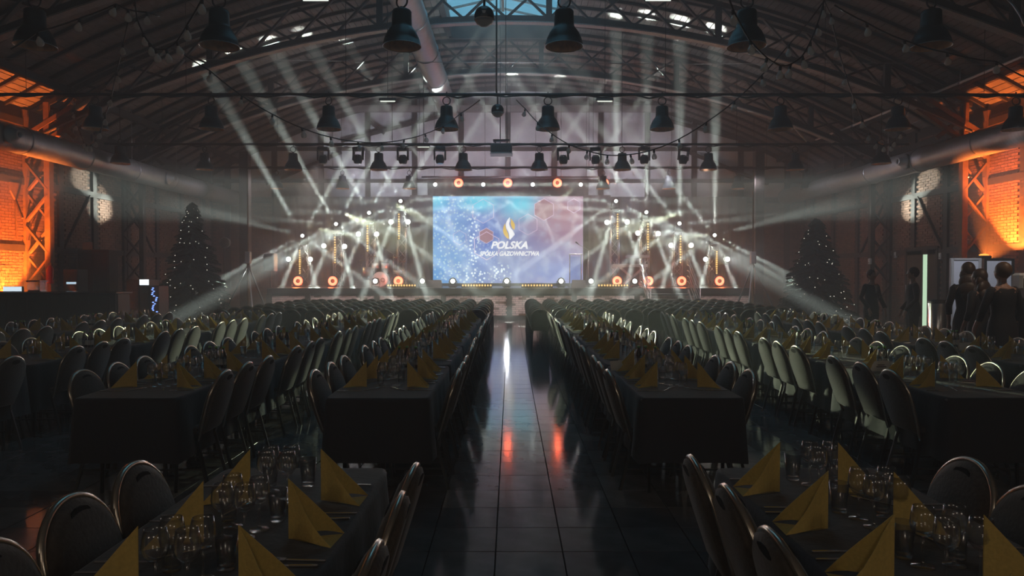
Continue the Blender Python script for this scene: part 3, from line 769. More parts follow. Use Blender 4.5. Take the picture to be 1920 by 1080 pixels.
for i, (px, py, A, _) in enumerate(towers):
    c = P(px, py, TY); x = c.x
    t = E0('light_tower', nmT[i], 'truss tower', (x, TY+.35, SZ), group='light towers on the stage')
    mb = MB(); hgt = c.z-SZ-.35
    lattice_tower(mb, -.16, .16, -.16, .16, .03, hgt); B('lattice_truss', mb, 'truss_alu', t)
    B('base_plate', MB().bev((-.35,-.35,0),(.35,.35,.03),.01), 'black', t)
    B('top_plate', MB().bev((-.2,-.2,hgt),(.2,.2,hgt+.03),.01), 'black', t)
    # beam head standing on the tower
    st_ = E0('beam_light', 'white starburst beam light on top of the %s' % nmT[i], 'stage light', c, group='starburst beam lights on the towers')
    B('lens', MB().sphere((0,0,0), .07, 12, 8, (1,.5,1)), 'e_white', st_)
    B('head', MB().lathe([(.08,.0),(.11,.03),(.12,.16),(.08,.30),(.0,.31)], 14, axis='y', cap=False), 'black', st_)
    B('yoke', MB().bar((-.15,.15,0),(-.15,.25,-.24),.05).bar((.15,.15,0),(.15,.25,-.24),.05).box((-.17,.13,-.26),(.17,.37,-.22)), 'black', st_)
    B('base', MB().bev((-.14,.17,-.32),(.14,.45,-.25),.02), 'black', st_)
    side, sr = {0:(166,1.15),1:(176,1.5),2:(179,1.65),3:(180,1.8),4:(0,1.8),5:(1,1.65),6:(4,1.5),7:(14,1.15)}[i]
    burst(c, [((side, sr, q[2], q[3]) if isinstance(q[0], str) else q) for q in A])
    # warm LED strip
    tops = {0:(470,512,562),1:(445,492,628),2:(424,470,689),3:(402,447,748),4:(402,447,1158),5:(420,468,1215),6:(443,492,1276),7:(472,512,1344)}[i]
    s_ = E0('led_strip', 'warm yellow LED strip on the %s' % nmT[i], 'stage light', P(tops[2], (tops[0]+tops[1])/2, TY), group='vertical LED strips')
    hh = (tops[1]-tops[0])*TY/F
    B('housing', MB().bev((-.07,.02,-hh/2-.05),(.07,.12,hh/2+.05),.01), 'black', s_)
    dme = MB().sphere((0,0,0), .033, 8, 6).mesh('led', 'e_warm')
    for k in range(11): put('led', dme, s_, (0, 0, -hh/2+hh*k/10))
    light('POINT', Vector(s_.location)+Vector((0,-.35,0)), E_WARM, (1,.6,.2), rad=.1, name='strip_glow')
    # pair of white spots on side arms
    for q, (wx, wy) in enumerate({0:((541,486),(582,486)),1:((607,461),(646,462)),2:((672,439),(706,439)),3:((733,416),(765,416)),4:((1138,417),(1176,416)),5:((1196,437),(1234,438)),6:((1258,460),(1296,460)),7:((1323,486),(1364,486))}[i]):
        b = P(wx, wy, TY); sd = 'left' if q == 0 else 'right'
        s2 = E0('spotlight', 'small white spot %s of the %s' % (sd, nmT[i]), 'stage light', b, group='small white spots on tower arms')
        B('can', MB().lathe([(.0,.26),(.09,.24),(.11,.05),(.115,.0)], 14, axis='y'), 'grey_light' if i in (5,6) else 'black', s2)
        B('lens', MB().lathe([(.0,-.03),(.06,-.025),(.095,-.002)], 14, axis='y', cap=False), 'e_white', s2)
        B('arm', MB().tube([(0,.13,0),(0,.13,-.2),((x-b.x)*.9,.2,-.2)], .015, 5), 'black', s2)
        if q == i % 2: light('SPOT', b+Vector((0,-.06,0)), E_FLOOD, (.85,.95,1), (jit(.35)-b.x*.02, -1, -.07+jit(.05)), 38, .9, .05, 'flood_light')
for (px, py, i) in ((559,522,0),(624,522,1),(747,521,2),(1157,521,3),(1216,521,4),(1278,522,5),(1349,521,6)):
    c = P(px, py, 27.3); c.z = SZ+.235
    ringlight(c, '%s red ring light from the left along the stage floor' % ORD[i])
for i, px in enumerate((860, 952, 1045, 1133)):
    B('clamp', MB().tube([(0,.1,0),(0,.05,.2),(0,0,.25)], .018, 6), 'black', ringlight(P(px, 343, 28.9), '%s red ring light from the left above the screen' % ORD[i]))
for i, px in enumerate((816, 906, 999, 1089)):
    c = P(px, 346, 28.9)
    st_ = E0('beam_light', '%s starburst beam light from the left hanging above the screen' % ORD[i], 'stage light', c, group='starburst beam lights above the screen')
    B('lens_face', MB().sphere((0,0,0), .075, 12, 8, (1,.5,1)), 'e_white', st_)
    B('can', MB().lathe([(.085,.0),(.11,.05),(.12,.2),(.0,.26)], 14, axis='y', cap=False), 'black', st_)
    B('clamp', MB().tube([(0,.1,.1),(0,.0,.20)], .02, 6), 'black', st_)
    burst(c, TA, .7)
# floor spots and warm bars along the stage edge
for i, px in enumerate((704, 792, 849, 950, 1052, 1108, 1190)):
    c = P(px, 525, 26.3); c.z = SZ+.24
    s2 = E0('floor_spotlight', '%s white spotlight from the left on the stage edge' % ORD[i], 'stage light', c, group='white spots on the stage edge')
    B('head', MB().lathe([(.0,.16),(.10,.13),(.135,.0),(.13,-.03)], 16, axis='y'), 'black', s2)
    B('lens', MB().lathe([(.0,-.05),(.06,-.045),(.085,-.031)], 14, axis='y', cap=False), 'e_white', s2)
    B('yoke', MB().tube([(-.15,.03,0),(-.15,.03,-.2),(.15,.03,-.2),(.15,.03,0)], .014, 5).bev((-.12,-.08,-.24),(.12,.14,-.18),.01), 'black', s2)
    light('SPOT', c+Vector((0,-.08,0)), E_FLOOD*.2, (.9,.95,1), (jit(.3), -1, .05+jit(.06)), 40, .9, .05, 'flood_light')
for i, (a, b) in enumerate(((728,778),(868,920),(980,1034),(1123,1176))):
    pa, pb = P(a, 533, 26.0), P(b, 533, 26.0); z = SZ+.09
    s2 = E0('led_bar', '%s warm LED bar from the left lying along the stage edge' % ORD[i], 'stage light', ((pa.x+pb.x)/2, 26.0, z), group='LED bars on the stage edge')
    hw = (pb.x-pa.x)/2
    B('housing', MB().bev((-hw-.05,.0,-.09),(hw+.05,.12,.05),.01), 'black', s2)
    for k in range(11): put('led', dme, s2, (-hw+2*hw*k/10, -.02, 0))
    light('POINT', Vector((s2.location.x, 25.55, z+.15)), E_WARM*.8, (1,.62,.22), rad=.12, name='bar_glow')

# --- drum kit
dk = P(714, 513, 27.6); t = E0('drum_kit', 'drum kit with white bass drum and cymbals on stage left', 'drum kit', (dk.x, 27.6, SZ))
bd = MB().lathe([(.0,-.22),(.28,-.22),(.295,-.21)], 28, c=(0,0,.30), axis='y'); B('bass_drum_head', bd, 'white', t)
B('bass_drum_shell', MB().lathe([(.30,-.23),(.30,.22),(.0,.22)], 28, c=(0,0,.30), axis='y', cap=False), 'grey_light', t)
B('head_logo', MB().tube([(.075*math.cos(a*PI/8)-.10,-.232,.27+.075*math.sin(a*PI/8)) for a in range(16)], .012, 5, True).tube([(.075*math.cos(a*PI/8)+.12,-.232,.27+.075*math.sin(a*PI/8)) for a in range(16)], .012, 5, True), 'ink', t)
for (x, y, z, r, h) in ((-.2,-.05,.72,.15,.2),(.18,-.05,.72,.15,.2),(-.55,.2,.42,.2,.35),(.62,.15,.5,.18,.14)):
    B('tom_drum', MB().lathe([(0,0),(r,0),(r,h),(0,h)], 18, c=(x,y,z)), 'truss_alu', t)
for (x, y, z, r) in ((-.75,.0,1.02,.24),(-.28,.2,1.18,.28),(.45,.2,1.15,.26),(.85,.0,.98,.2),(-.02,.35,1.0,.2)):
    B('cymbal', MB().lathe([(.0,.03),(.05,.02),(r,0),(.0,.01)], 20, c=(x,y,z)), 'gold', t)
    B('cymbal_stand', MB().tube([(x,y,z+.05),(x,y,.35)], .011, 5).tube([(x,y,.4),(x-.25,y-.1,0)], .01, 4).tube([(x,y,.4),(x+.25,y-.1,0)], .01, 4).tube([(x,y,.4),(x,y+.25,0)], .01, 4), 'steel', t)
B('drum_stool', MB().lathe([(0,0),(.17,.0),(.17,.08),(0,.09)], 14, c=(.05,.75,.5)).tube([(.05,.75,.5),(.05,.75,0)], .02, 6), 'black', t)
# --- microphones
def micstand(px, pb, pt, Y, label, boom=-.35):
    b = P(px, pb, Y); t = E0('microphone_stand', label, 'microphone stand', (b.x, Y, SZ)); h = P(px, pt, Y).z-SZ
    B('base', MB().lathe([(0,0),(.16,0),(.15,.03),(0,.035)], 16), 'black', t)
    B('pole', MB().tube([(0,0,.02),(0,0,h)], .014, 6), 'grey_light', t)
    B('boom', MB().tube([(.12,0,h-.04),(boom,0,h+.22)], .011, 6), 'grey_light', t)
    B('microphone', MB().tube([(boom,0,h+.22),(boom-.08,0,h+.29),(boom-.13,0,h+.33)], [.015,.022,.03], 8), 'black', t)
micstand(1103, 530, 470, 26.8, 'microphone boom stand at the right edge of the screen')
micstand(738, 530, 478, 28.4, 'microphone boom stand behind the drum kit', -.3)
# --- transparent lectern / music stand
b = P(1079, 533, 27.2); t = E0('lectern', 'clear lectern stand in front of the right side of the screen', 'lectern', (b.x, 27.2, SZ))
hh = P(1079, 476, 27.2).z-SZ
B('top', MB().bev((-.26,-.18,hh-.03),(.26,.2,hh),.01), 'truss_alu', t)
for sx in (-.22, .22): B('post', MB().tube([(sx,0,.02),(sx,0,hh-.02)], .018, 6), 'truss_alu', t)
B('front_pane', MB().box((-.2,-.01,.2),(.2,.0,hh-.1)), 'pane', t); B('base', MB().bev((-.28,-.2,0),(.28,.2,.03),.01), 'grey', t)
# --- keyboards
b = P(1185, 500, 27.2); t = E0('keyboard_stand', 'crossed metal keyboard stand behind the stage stairs', 'keyboard stand', (b.x, 27.2, SZ))
for yy in (-.2, .2): B('cross_leg', MB().bar((-.45,yy,0),(.45,yy,.75),.04).bar((.45,yy,0),(-.45,yy,.75),.04), 'truss_alu', t)
B('upper_rack', MB().bar((-.55,.25,.7),(-.55,.3,1.1),.04).bar((.55,.25,.7),(.55,.3,1.1),.04), 'truss_alu', t)
def keyb(x, y, z, wd, label):
    t = E0('keyboard', label, 'keyboard', (b.x+x, 27.2+y, SZ+z))
    B('body', MB().bev((-wd,-.17,0),(wd,.17,.10),.015), 'grey_light', t)
    kb = MB(); n = int(wd*2/.045)
    for k in range(n): kb.box((-wd+.04+k*.043,-.165,.10),(-wd+.04+k*.043+.036,.0,.115))
    B('keys', kb, 'white', t)
keyb(-.1, 0, .77, .68, 'lower stage keyboard on the crossed stand'); keyb(.25, .2, 1.12, .45, 'upper stage keyboard above the longer keyboard')
# --- wedge monitors
for i, (px, y, lab) in enumerate(((815,26.6,'black wedge monitor at the left foot of the screen'),(681,26.7,'black wedge monitor left of the bass drum'),(1085,26.6,'black wedge monitor right of the lectern base'),(1128,27.0,'black wedge monitor beside the fourth LED bar'))):
    c = P(px, 530, y); t = E0('wedge_monitor', lab, 'stage monitor', (c.x, y, SZ))
    B('cabinet', MB().add([(-.28,-.2,0),(.28,-.2,0),(.28,.2,0),(-.28,.2,0),(-.26,-.12,.28),(.26,-.12,.28),(.26,.18,.14),(-.26,.18,.14)], [(3,2,1,0),(4,5,6,7),(0,1,5,4),(1,2,6,5),(2,3,7,6),(3,0,4,7)]), 'grey', t)
    B('grille', MB().add([(-.22,-.09,.285),(.22,-.09,.285),(.22,.15,.16),(-.22,.15,.16)], [(0,1,2,3)]), 'black', t)
# --- PA speaker on pole left
c = P(507, 492, 26.4); t = E0('loudspeaker', 'pale box loudspeaker on a pole at the left end of the stage', 'loudspeaker', (c.x, 26.4, SZ))
B('pole', MB().tube([(0,0,0),(0,0,c.z-SZ-.3)], .02, 6), 'black', t)
B('cabinet', MB().bev((-.2,-.2,c.z-SZ-.32),(.2,.2,c.z-SZ+.34),.02), 'grey_light', t)
B('grille', MB().box((-.17,-.212,c.z-SZ-.28),(.17,-.2,c.z-SZ+.3)), 'grey', t)
# --- tall crank stands at both sides of the stage
for (px, lab) in ((466,'tall tripod lifting stand at the left end of the stage'), (1411,'tall tripod lifting stand at the right end of the stage')):
    b = P(px, 590, 24.6); t = E0('lifting_stand', lab, 'stand', (b.x, 24.6, 0))
    s = -1 if px > 900 else 1
    B('mast', MB().tube([(0,0,.3),(0,0,2.4)], .045, 8).tube([(0,0,2.4),(0,0,5.2)], .025, 8), 'timber', t)
    B('winch', MB().bev((-.09,-.09,2.0),(.09,.09,2.42),.02), 'grey_light', t)
    for a in (0, 2*PI/3, 4*PI/3):
        B('leg', MB().bar((0,0,2.0),(.95*math.cos(a)*-s,.95*math.sin(a),0),.045,.045), 'grey', t)
# --- stairs with rails right
xa, xb = P(1212,513,SY).x, P(1290,513,SY).x
t = E0('stage_stairs', 'portable steps with two sloping handrails leading up to the stage', 'stairs', ((xa+xb)/2, SY, 0)); hw = (xb-xa)/2
for k in range(5):
    z = SZ*(k+1)/6; y = -1.35+.27*k
    B('tread', MB().bev((-hw,y,z-.04),(hw,y+.3,z),.008), 'grey', t)
for s in (-1, 1):
    B('stringer', MB().bar((s*hw,-1.3,.1),(s*hw,0,SZ-.1),.05,.14), 'truss_alu', t)
    mb = MB()
    for q in (.25,.45,.65,.85,1.05): mb.tube([(s*(hw+.1),-1.3,q+.05),(s*(hw+.1),.25,q+SZ-.05),(s*(hw+.1),.5,q+SZ-.02)], .014, 5)
    for (y, z) in ((-1.3,0),(-.6,.5),(.1,SZ-.1)): mb.tube([(s*(hw+.1),y,z),(s*(hw+.1),y,z+1.15)], .018, 5)
    B('handrail', mb, 'galv', t)
t = None
# dark side posts of the stage opening
for (px, lab) in ((461,'dark timber post left of the stage opening'), (1421,'dark timber post right of the stage opening')):
    c = P(px, 513, 27.2); o = E0('stage_post', lab, 'post', (c.x, 27.2, 0)); B('shaft', MB().bev((-.17,-.17,0),(.17,.17,6.3),.01), 'timber_dark', o); B('foot', MB().bev((-.24,-.24,0),(.24,.24,.18),.01), 'grey', o)

# ------------------------------------------------------------------ chairs
def outline(n=22):
    pts = [(-.165, 0)]
    for k in range(4): u = (k+1)/4; pts.append((-.165-.04*math.sin(u*PI/2), .26*u))
    for k in range(1, n-1): a = PI-PI*k/(n-1); pts.append((.205*math.cos(a), .26+.17*math.sin(a)))
    for k in range(4): u = 1-k/4; pts.append((.165+.04*math.sin(u*PI/2), .26*u))
    pts.append((.165, 0)); return pts
def bk(u, v, off=0):   # point on the leaning back plane
    return Vector((u, -.195-.34*v-off, .42+v*1.10))
def chair_mb(parts):
    o = outline(); n = len(o)
    if 'backrest' in parts:
        mb = parts['backrest']; cu = [bk(0, .2, .03)]; vs = []
        for off, sc_ in ((.045,.86),(.028,.97),(-.012,.97),(-.032,.80)):
            for (u, v) in o: vs.append(bk(u*sc_, .21+(v-.21)*sc_, off))
        fs = []
        for L_ in range(3):
            for i in range(n): j = (i+1) % n; fs.append((L_*n+j, L_*n+i, (L_+1)*n+i, (L_+1)*n+j))
        fs += [tuple(range(n)), tuple(3*n+i for i in range(n-1, -1, -1))]
        mb.add(vs, fs, True)
    if 'back_frame' in parts:
        pts = [bk(-.165,-.06,.005)]+[bk(u, v, .005) for u, v in o]+[bk(.165,-.06,.005)]
        parts['back_frame'].tube(pts, .0135, 6)
    if 'seat' in parts:
        mb = parts['seat']; vs = []
        for z, k in ((.425,.02),(.44,0),(.475,0),(.492,.025),(.497,.09)):
            for (sx, sy, r) in ((1,1,.04),(-1,1,.04),(-1,-1,.02),(1,-1,.02)):
                hx_, hy = (.205 if sy > 0 else .19)-k, .20-k
                a0 = {(1,1):0,(-1,1):90,(-1,-1):180,(1,-1):270}[(sx,sy)]
                for q in range(3):
                    a = R(a0+45*q); vs.append((sx*(hx_-r)+r*math.cos(a), sy*(hy-r)+r*math.sin(a)+.015, z))
        fs = [tuple(range(11,-1,-1)), tuple(range(48,60))]
        for L_ in range(4):
            for i in range(12): j = (i+1) % 12; fs.append((L_*12+i, L_*12+j, (L_+1)*12+j, (L_+1)*12+i))
        mb.add(vs, fs, True)
    if 'handle_slot' in parts:
        c = [(.055*math.cos(a*PI/5), .385+.019*math.sin(a*PI/5)) for a in range(10)]
        parts['handle_slot'].add([bk(u, v, .046) for u, v in c]+[bk(u, v, -.030) for u, v in c], [tuple(range(10)), tuple(range(19,9,-1))]+[(i, (i+1) % 10, 10+(i+1) % 10, 10+i) for i in range(10)])
LEGS = [((-.175,.19,.43),(-.19,.235,0)), ((.175,.19,.43),(.19,.235,0)), ((-.165,-.165,.45),(-.185,-.275,0)), ((.165,-.165,.45),(.185,-.275,0))]
def frame_parts(mb):
    mb.bar((-.17,.18,.425),(.17,.18,.425),.02).bar((-.17,-.165,.425),(.17,-.165,.425),.02)
    mb.bar((-.17,.18,.425),(-.165,-.17,.43),.02).bar((.17,.18,.425),(.165,-.17,.43),.02)
    mb.bar((-.165,-.165,.43),(-.165,-.19,.47),.02).bar((.165,-.165,.43),(.165,-.19,.47),.02)
def make_chair(detail):
    t = E0('banquet_chair', 'x', 'chair', group='arch-backed banquet chairs')
    P_ = {k: MB() for k in ('backrest','back_frame','seat','handle_slot')}
    chair_mb(P_)
    B('seat', P_['seat'], 'fabric', t); B('backrest', P_['backrest'], 'fabric', t); B('back_frame', P_['back_frame'], 'chair_metal', t)
    if detail: B('handle_slot', P_['handle_slot'], 'slot', t)
    f = MB(); frame_parts(f)
    if detail: B('seat_frame', f, 'leg_metal', t)
    for i, (a, b) in enumerate(LEGS):
        if detail: B('leg', MB().bar(a, b, .022), 'leg_metal', t)
        else: f.bar(a, b, .022)
    if not detail: B('leg_frame', f, 'leg_metal', t)
    else:
        for s in (-1, 1): B('stretcher', MB().bar((s*.185,.22,.16),(s*.178,-.24,.16),.014), 'leg_metal', t)
    return t
def chair_single_mb():
    mb = MB(); P_ = {}
    for k, mi in (('backrest',0),('seat',0),('back_frame',1),('handle_slot',2)):
        q = MB(); chair_mb({k: q}); q.m = [mi]*len(q.m); n = len(mb.v); mb.v += q.v; mb.f += [[n+i for i in f] for f in q.f]; mb.m += q.m; mb.sm += q.sm
    mb.cur = 3; frame_parts(mb)
    for a, b in LEGS: mb.bar(a, b, .022)
    return mb
CHM = ['fabric','chair_metal','slot','leg_metal']
ch_full = make_chair(True); ch_mid = make_chair(False)
csm = chair_single_mb(); ch_one = csm.mesh('banquet_chair', *CHM)
used = {'full': False, 'mid': False}
nchair = 0
def chair(x, y, rz, label):
    global nchair; nchair += 1
    x += jit(.012); y += jit(.02); rz += jit(.05); d = math.hypot(x, y)
    if d < 10.5:
        if not used['full']: used['full'] = True; ch_full.location = (x,y,0); ch_full.rotation_euler = (0,0,rz); ch_full['label'] = label
        else: dup(ch_full, (x,y,0), (0,0,rz), label)
    else:
        if not used['mid']: used['mid'] = True; ch_mid.location = (x,y,0); ch_mid.rotation_euler = (0,0,rz); ch_mid['label'] = label
        else: dup(ch_mid, (x,y,0), (0,0,rz), label)

# ------------------------------------------------------------------ tables with cloths and settings
TP = 1.88
def cloth_mesh(w, l, seed, end0=True, end1=True):
    rnd = random.Random(seed); mb = MB(); hw, hl = w/2, l/2; r = .045; ring = []
    def side(ax, ay, bx, by, nx_, ny_, n, amp):
        ph = rnd.uniform(0, 6)
        for k in range(n):
            u = k/n; ring.append((ax+(bx-ax)*u, ay+(by-ay)*u, nx_, ny_, amp*math.sin(u*n*1.05+ph+rnd.uniform(-.4,.4)), abs(u-.5)*2))
    side(-hw+r,-hl, hw-r,-hl, 0,-1, 12, .35)
    ring.append((hw-.015,-hl+.015,.7,-.7,1.2,1))
    side(hw,-hl+r, hw,hl-r, 1,0, 30, 1)
    ring.append((hw-.015,hl-.015,.7,.7,1.2,1))
    side(hw-r,hl,-hw+r,hl, 0,1, 12, .35)
    ring.append((-hw+.015,hl-.015,-.7,.7,1.2,1))
    side(-hw,hl-r,-hw,-hl+r, -1,0, 30, 1)
    ring.append((-hw+.015,-hl+.015,-.7,-.7,1.2,1))
    n = len(ring); vs = [(0,0,.752)]; lv = [(.752,-.012,0),(.744,.002,0),(.72,.006,.1),(.60,.012,.5),(.44,.022,.8),(.285,.034,1)]
    for z, out_, am in lv:
        for (x, y, a, b, f, e) in ring:
            q = out_+.014*f*am*(1 if abs(a) > .5 else .5); 
            if b != 0 and abs(a) < .5: q = min(q, .018) if not (b < 0 and end0) and not (b > 0 and end1) else q
            vs.append((x+a*q, y+b*q, z+(0.02*f*am*.3 if z < .3 else 0)-(.0 if z > .3 else .02*(f > 1))))
    fs = [(0, 1+i, 1+(i+1) % n) for i in range(n)]
    for L_ in range(len(lv)-1):
        for i in range(n):
            j = (i+1) % n; fs.append((1+L_*n+j, 1+L_*n+i, 1+(L_+1)*n+i, 1+(L_+1)*n+j))
    mb.add(vs, fs, False)
    for k in range(n, len(mb.sm)): mb.sm[k] = k < len(mb.sm)
    return mb
def make_table():
    t = E0('banquet_table', 'x', 'table', group='folding tables hidden under black cloths')
    B('tabletop', MB().bev((-.375,-.905,.715),(.375,.905,.748),.012), 'grey', t)
    for s in (-1, 1):
        for x in (-.28, .28): B('leg', MB().tube([(x,s*.68,.715),(x,s*.72,.0)], .014, 6), 'leg_metal', t)
        B('cross_bar', MB().tube([(-.28,s*.70,.30),(.28,s*.70,.30)], .011, 5), 'leg_metal', t)
    return t
tab = make_table(); tab_used = False
cloth_end = [cloth_mesh(.76, 1.835, s, True, False).mesh('tablecloth', 'cloth') for s in (1, 2)]
cloth_mid = [cloth_mesh(.76, 1.835, s, False, False).mesh('tablecloth', 'cloth') for s in (3, 4, 5)]
# folded napkin: two stiff leaves sharing a standing spine
def napkin_mb():
    mb = MB()
    for s in (1, -1):
        vs = []; n = 6
        for k in range(n+1):
            u = k/n; a = R(21+9*math.sin(u*PI))*s; r_ = .185*u; zt_ = .205*(1-u)+.002
            x, y = r_*math.cos(a), r_*math.sin(a); zb_ = .012*math.sin(u*PI)
            for d in (-.0014, .0014):
                vs += [(x, y+d, zb_ if zt_ > zb_ else zt_), (x, y+d, zt_)]
        fs = []
        for k in range(n):
            a = k*4; b = a+4
            fs += [(a, b, b+1, a+1), (a+2, a+3, b+3, b+2), (a+1, b+1, b+3, a+3), (a, a+2, b+2, b)]
        mb.add(vs, fs)
    mb.add([(0,0,.0),(.172,.062,.0),(.172,-.062,.0),(0,0,.206)], [(0,2,1)])
    return mb
nap_me = [napkin_mb().mesh('napkin', 'napkin')]
def wine_tpl():
    t = E0('wine_glass', 'x', 'wine glass', group='stemmed wine glasses')
    B('bowl', MB().lathe([(.006,.092),(.020,.098),(.034,.115),(.038,.135),(.035,.165),(.030,.188),(.0288,.188),(.0335,.165),(.0365,.135),(.032,.116),(.0,.100)], 16, cap=False), 'glass', t)
    B('stem', MB().lathe([(.034,.0),(.033,.003),(.008,.008),(.0045,.02),(.004,.06),(.006,.092)], 16, cap=True), 'glass', t)
    return t
def wine_mb():
    return MB().lathe([(.034,.0),(.033,.003),(.006,.010),(.004,.06),(.008,.095),(.034,.115),(.038,.135),(.035,.165),(.030,.188)], 10, cap=False)
def tumb_mb(n=14):
    return MB().lathe([(.0,.0),(.026,.0),(.028,.01),(.036,.115),(.0345,.115),(.026,.016),(.0,.014)], n, cap=False)
wine_near = wine_tpl(); wn_used = False
wine_far = wine_mb().mesh('wine_glass', 'glass'); tum_near = tumb_mb(20).mesh('water_tumbler', 'glass'); tum_far = tumb_mb(10).mesh('water_tumbler', 'glass')
def knife_me():
    mb = MB(); mb.bev((-.006,-.10,0),(.006,-.01,.006),.002); mb.add([(-.006,-.01,.002),(.007,-.01,.002),(.009,.05,.002),(.004,.10,.002),(-.004,.09,.002),(-.006,-.01,.004),(.007,-.01,.004),(.009,.05,.004),(.004,.10,.004),(-.004,.09,.004)],
        [(4,3,2,1,0),(5,6,7,8,9)]+[(i,(i+1)%5,5+(i+1)%5,5+i) for i in range(5)]); return mb.mesh('knife', 'steel')
def fork_me():
    mb = MB(); mb.bev((-.005,-.10,0),(.005,.03,.005),.002); mb.box((-.011,.03,.002),(.011,.05,.005))
    for x in (-.011,-.0042,.0026,.0092): mb.box((x,.05,.002),(x+.003,.095,.005))
    return mb.mesh('fork', 'steel')
def spoon_me():
    mb = MB(); mb.bev((-.004,-.09,0),(.004,.03,.005),.0015); mb.sphere((0,.052,.005), .024, 10, 6, (.62,1,.16)); return mb.mesh('dessert_spoon', 'steel')
KN, FK, SP = knife_me(), fork_me(), spoon_me()
bot = None
def bottle_tpl():
    t = E0('juice_bottle', 'x', 'bottle', group='small dark bottles between the glasses')
    B('bottle_body', MB().lathe([(.0,.0),(.028,.0),(.030,.01),(.030,.11),(.024,.14),(.012,.17),(.012,.19),(.0,.19)], 12), 'bottle', t)
    B('cap', MB().lathe([(.0,.188),(.014,.188),(.014,.205),(.0,.206)], 10), 'cap', t); B('paper_label', MB().lathe([(.0305,.03),(.0305,.09)], 12, cap=False), 'card', t)
    return t
def card_tpl():
    t = E0('place_card', 'x', 'card', group='folded white cards standing on the tables')
    B('front_leaf', MB().bar((-.09,-.03,.0),(-.09,0,.085),.001,.18,(1,0,0)).add([(-.09,-.035,0),(.09,-.035,0),(.09,0,.09),(-.09,0,.09)], [(0,1,2,3)]), 'card', t)
    B('back_leaf', MB().add([(-.09,.035,0),(.09,.035,0),(.09,0,.0895),(-.09,0,.0895)], [(3,2,1,0)]), 'card', t)
    B('printed_line', MB().add([(-.05,-.0225,.036),(.05,-.0225,.036),(.05,-.0195,.043),(-.05,-.0195,.043)], [(0,1,2,3)]).add([(-.035,-.0165,.052),(.035,-.0165,.052),(.035,-.0135,.059),(-.035,-.0135,.059)], [(0,1,2,3)]), 'ink', t)
    return t
# rows: x0, x1, far ordinal name, first table start
ROWS = [(-1.355, -.603, 'row just left of the aisle'), (-3.20, -2.43, 'second row left of the aisle'), (-5.52, -4.77, 'third row left of the aisle'), (-7.70, -6.95, 'fourth row left of the aisle'),
        (.967, 1.70, 'row just right of the aisle'), (3.20, 3.95, 'second row right of the aisle'), (5.10, 5.85, 'third row right of the aisle')]
cnt = {'w': 0, 't': 0, 'n': 0}
def seen(x, y, z=.8, m=70):
    a, b = proj((x, y, z)); return -m < a < 1920+m and b < 1080+m*2.4
def setting(cx, y, side, nm, k, noff=.165):
    """side: +1 sits at +x edge"""
    global wn_used
    ex = cx+side*.37
    if not seen(cx, y, .85, 40): return
    d = math.hypot(cx, y)
    base = .7535; T_ = '%s place, %s side, %s' % (ORD[k], 'right' if side > 0 else 'left', nm)
    o = put('napkin', nap_me[0], None, (cx+side*noff+jit(.012), y+jit(.02), base), (0, 0, (0 if side > 0 else PI)+jit(.12)), None, 'mustard napkin: '+T_, 'napkin', 'mustard paper napkins folded into peaks'); cnt['n'] += 1
    gx, gy = cx+side*(.05+jit(.015)), y+.11+jit(.02)
    if d < 8:
        if not wn_used: wn_used = True; wine_near.location = (gx, gy, base); wine_near['label'] = 'wine glass: '+T_
        else: dup(wine_near, (gx, gy, base), None, 'wine glass: '+T_)
    else: put('wine_glass', wine_far, None, (gx, gy, base), None, None, 'wine glass: '+T_, 'wine glass', 'stemmed wine glasses')
    cnt['w'] += 1
    put('water_tumbler', tum_near if d < 8 else tum_far, None, (cx+side*(.085+jit(.01)), y+.185+jit(.012), base), None, None, 'water tumbler: '+T_, 'glass', 'straight water tumblers')
    if d < 7.5:
        g2 = (cx+side*(.045+jit(.01)), y+.02+jit(.015), base)
        dup(wine_near, g2, (0,0,jit(1)), 'second wine glass: '+T_)
    if d < 11:
        rz = PI/2 if side > 0 else -PI/2
        put('knife', KN, None, (cx+side*.255, y+.20*side+jit(.01), base), (0,0,rz+jit(.1)), None, 'steel knife: '+T_, 'knife', 'steel table knives')
        put('fork', FK, None, (cx+side*.27, y-.17*side+jit(.01), base), (0,0,rz+jit(.1)), None, 'steel fork: '+T_, 'fork', 'steel forks')
    if d < 7: put('dessert_spoon', SP, None, (cx+side*.10, y-.11, base), (0,0,jit(.4)+(.6 if side>0 else -.6)), None, 'dessert spoon: '+T_, 'spoon', 'dessert spoons')
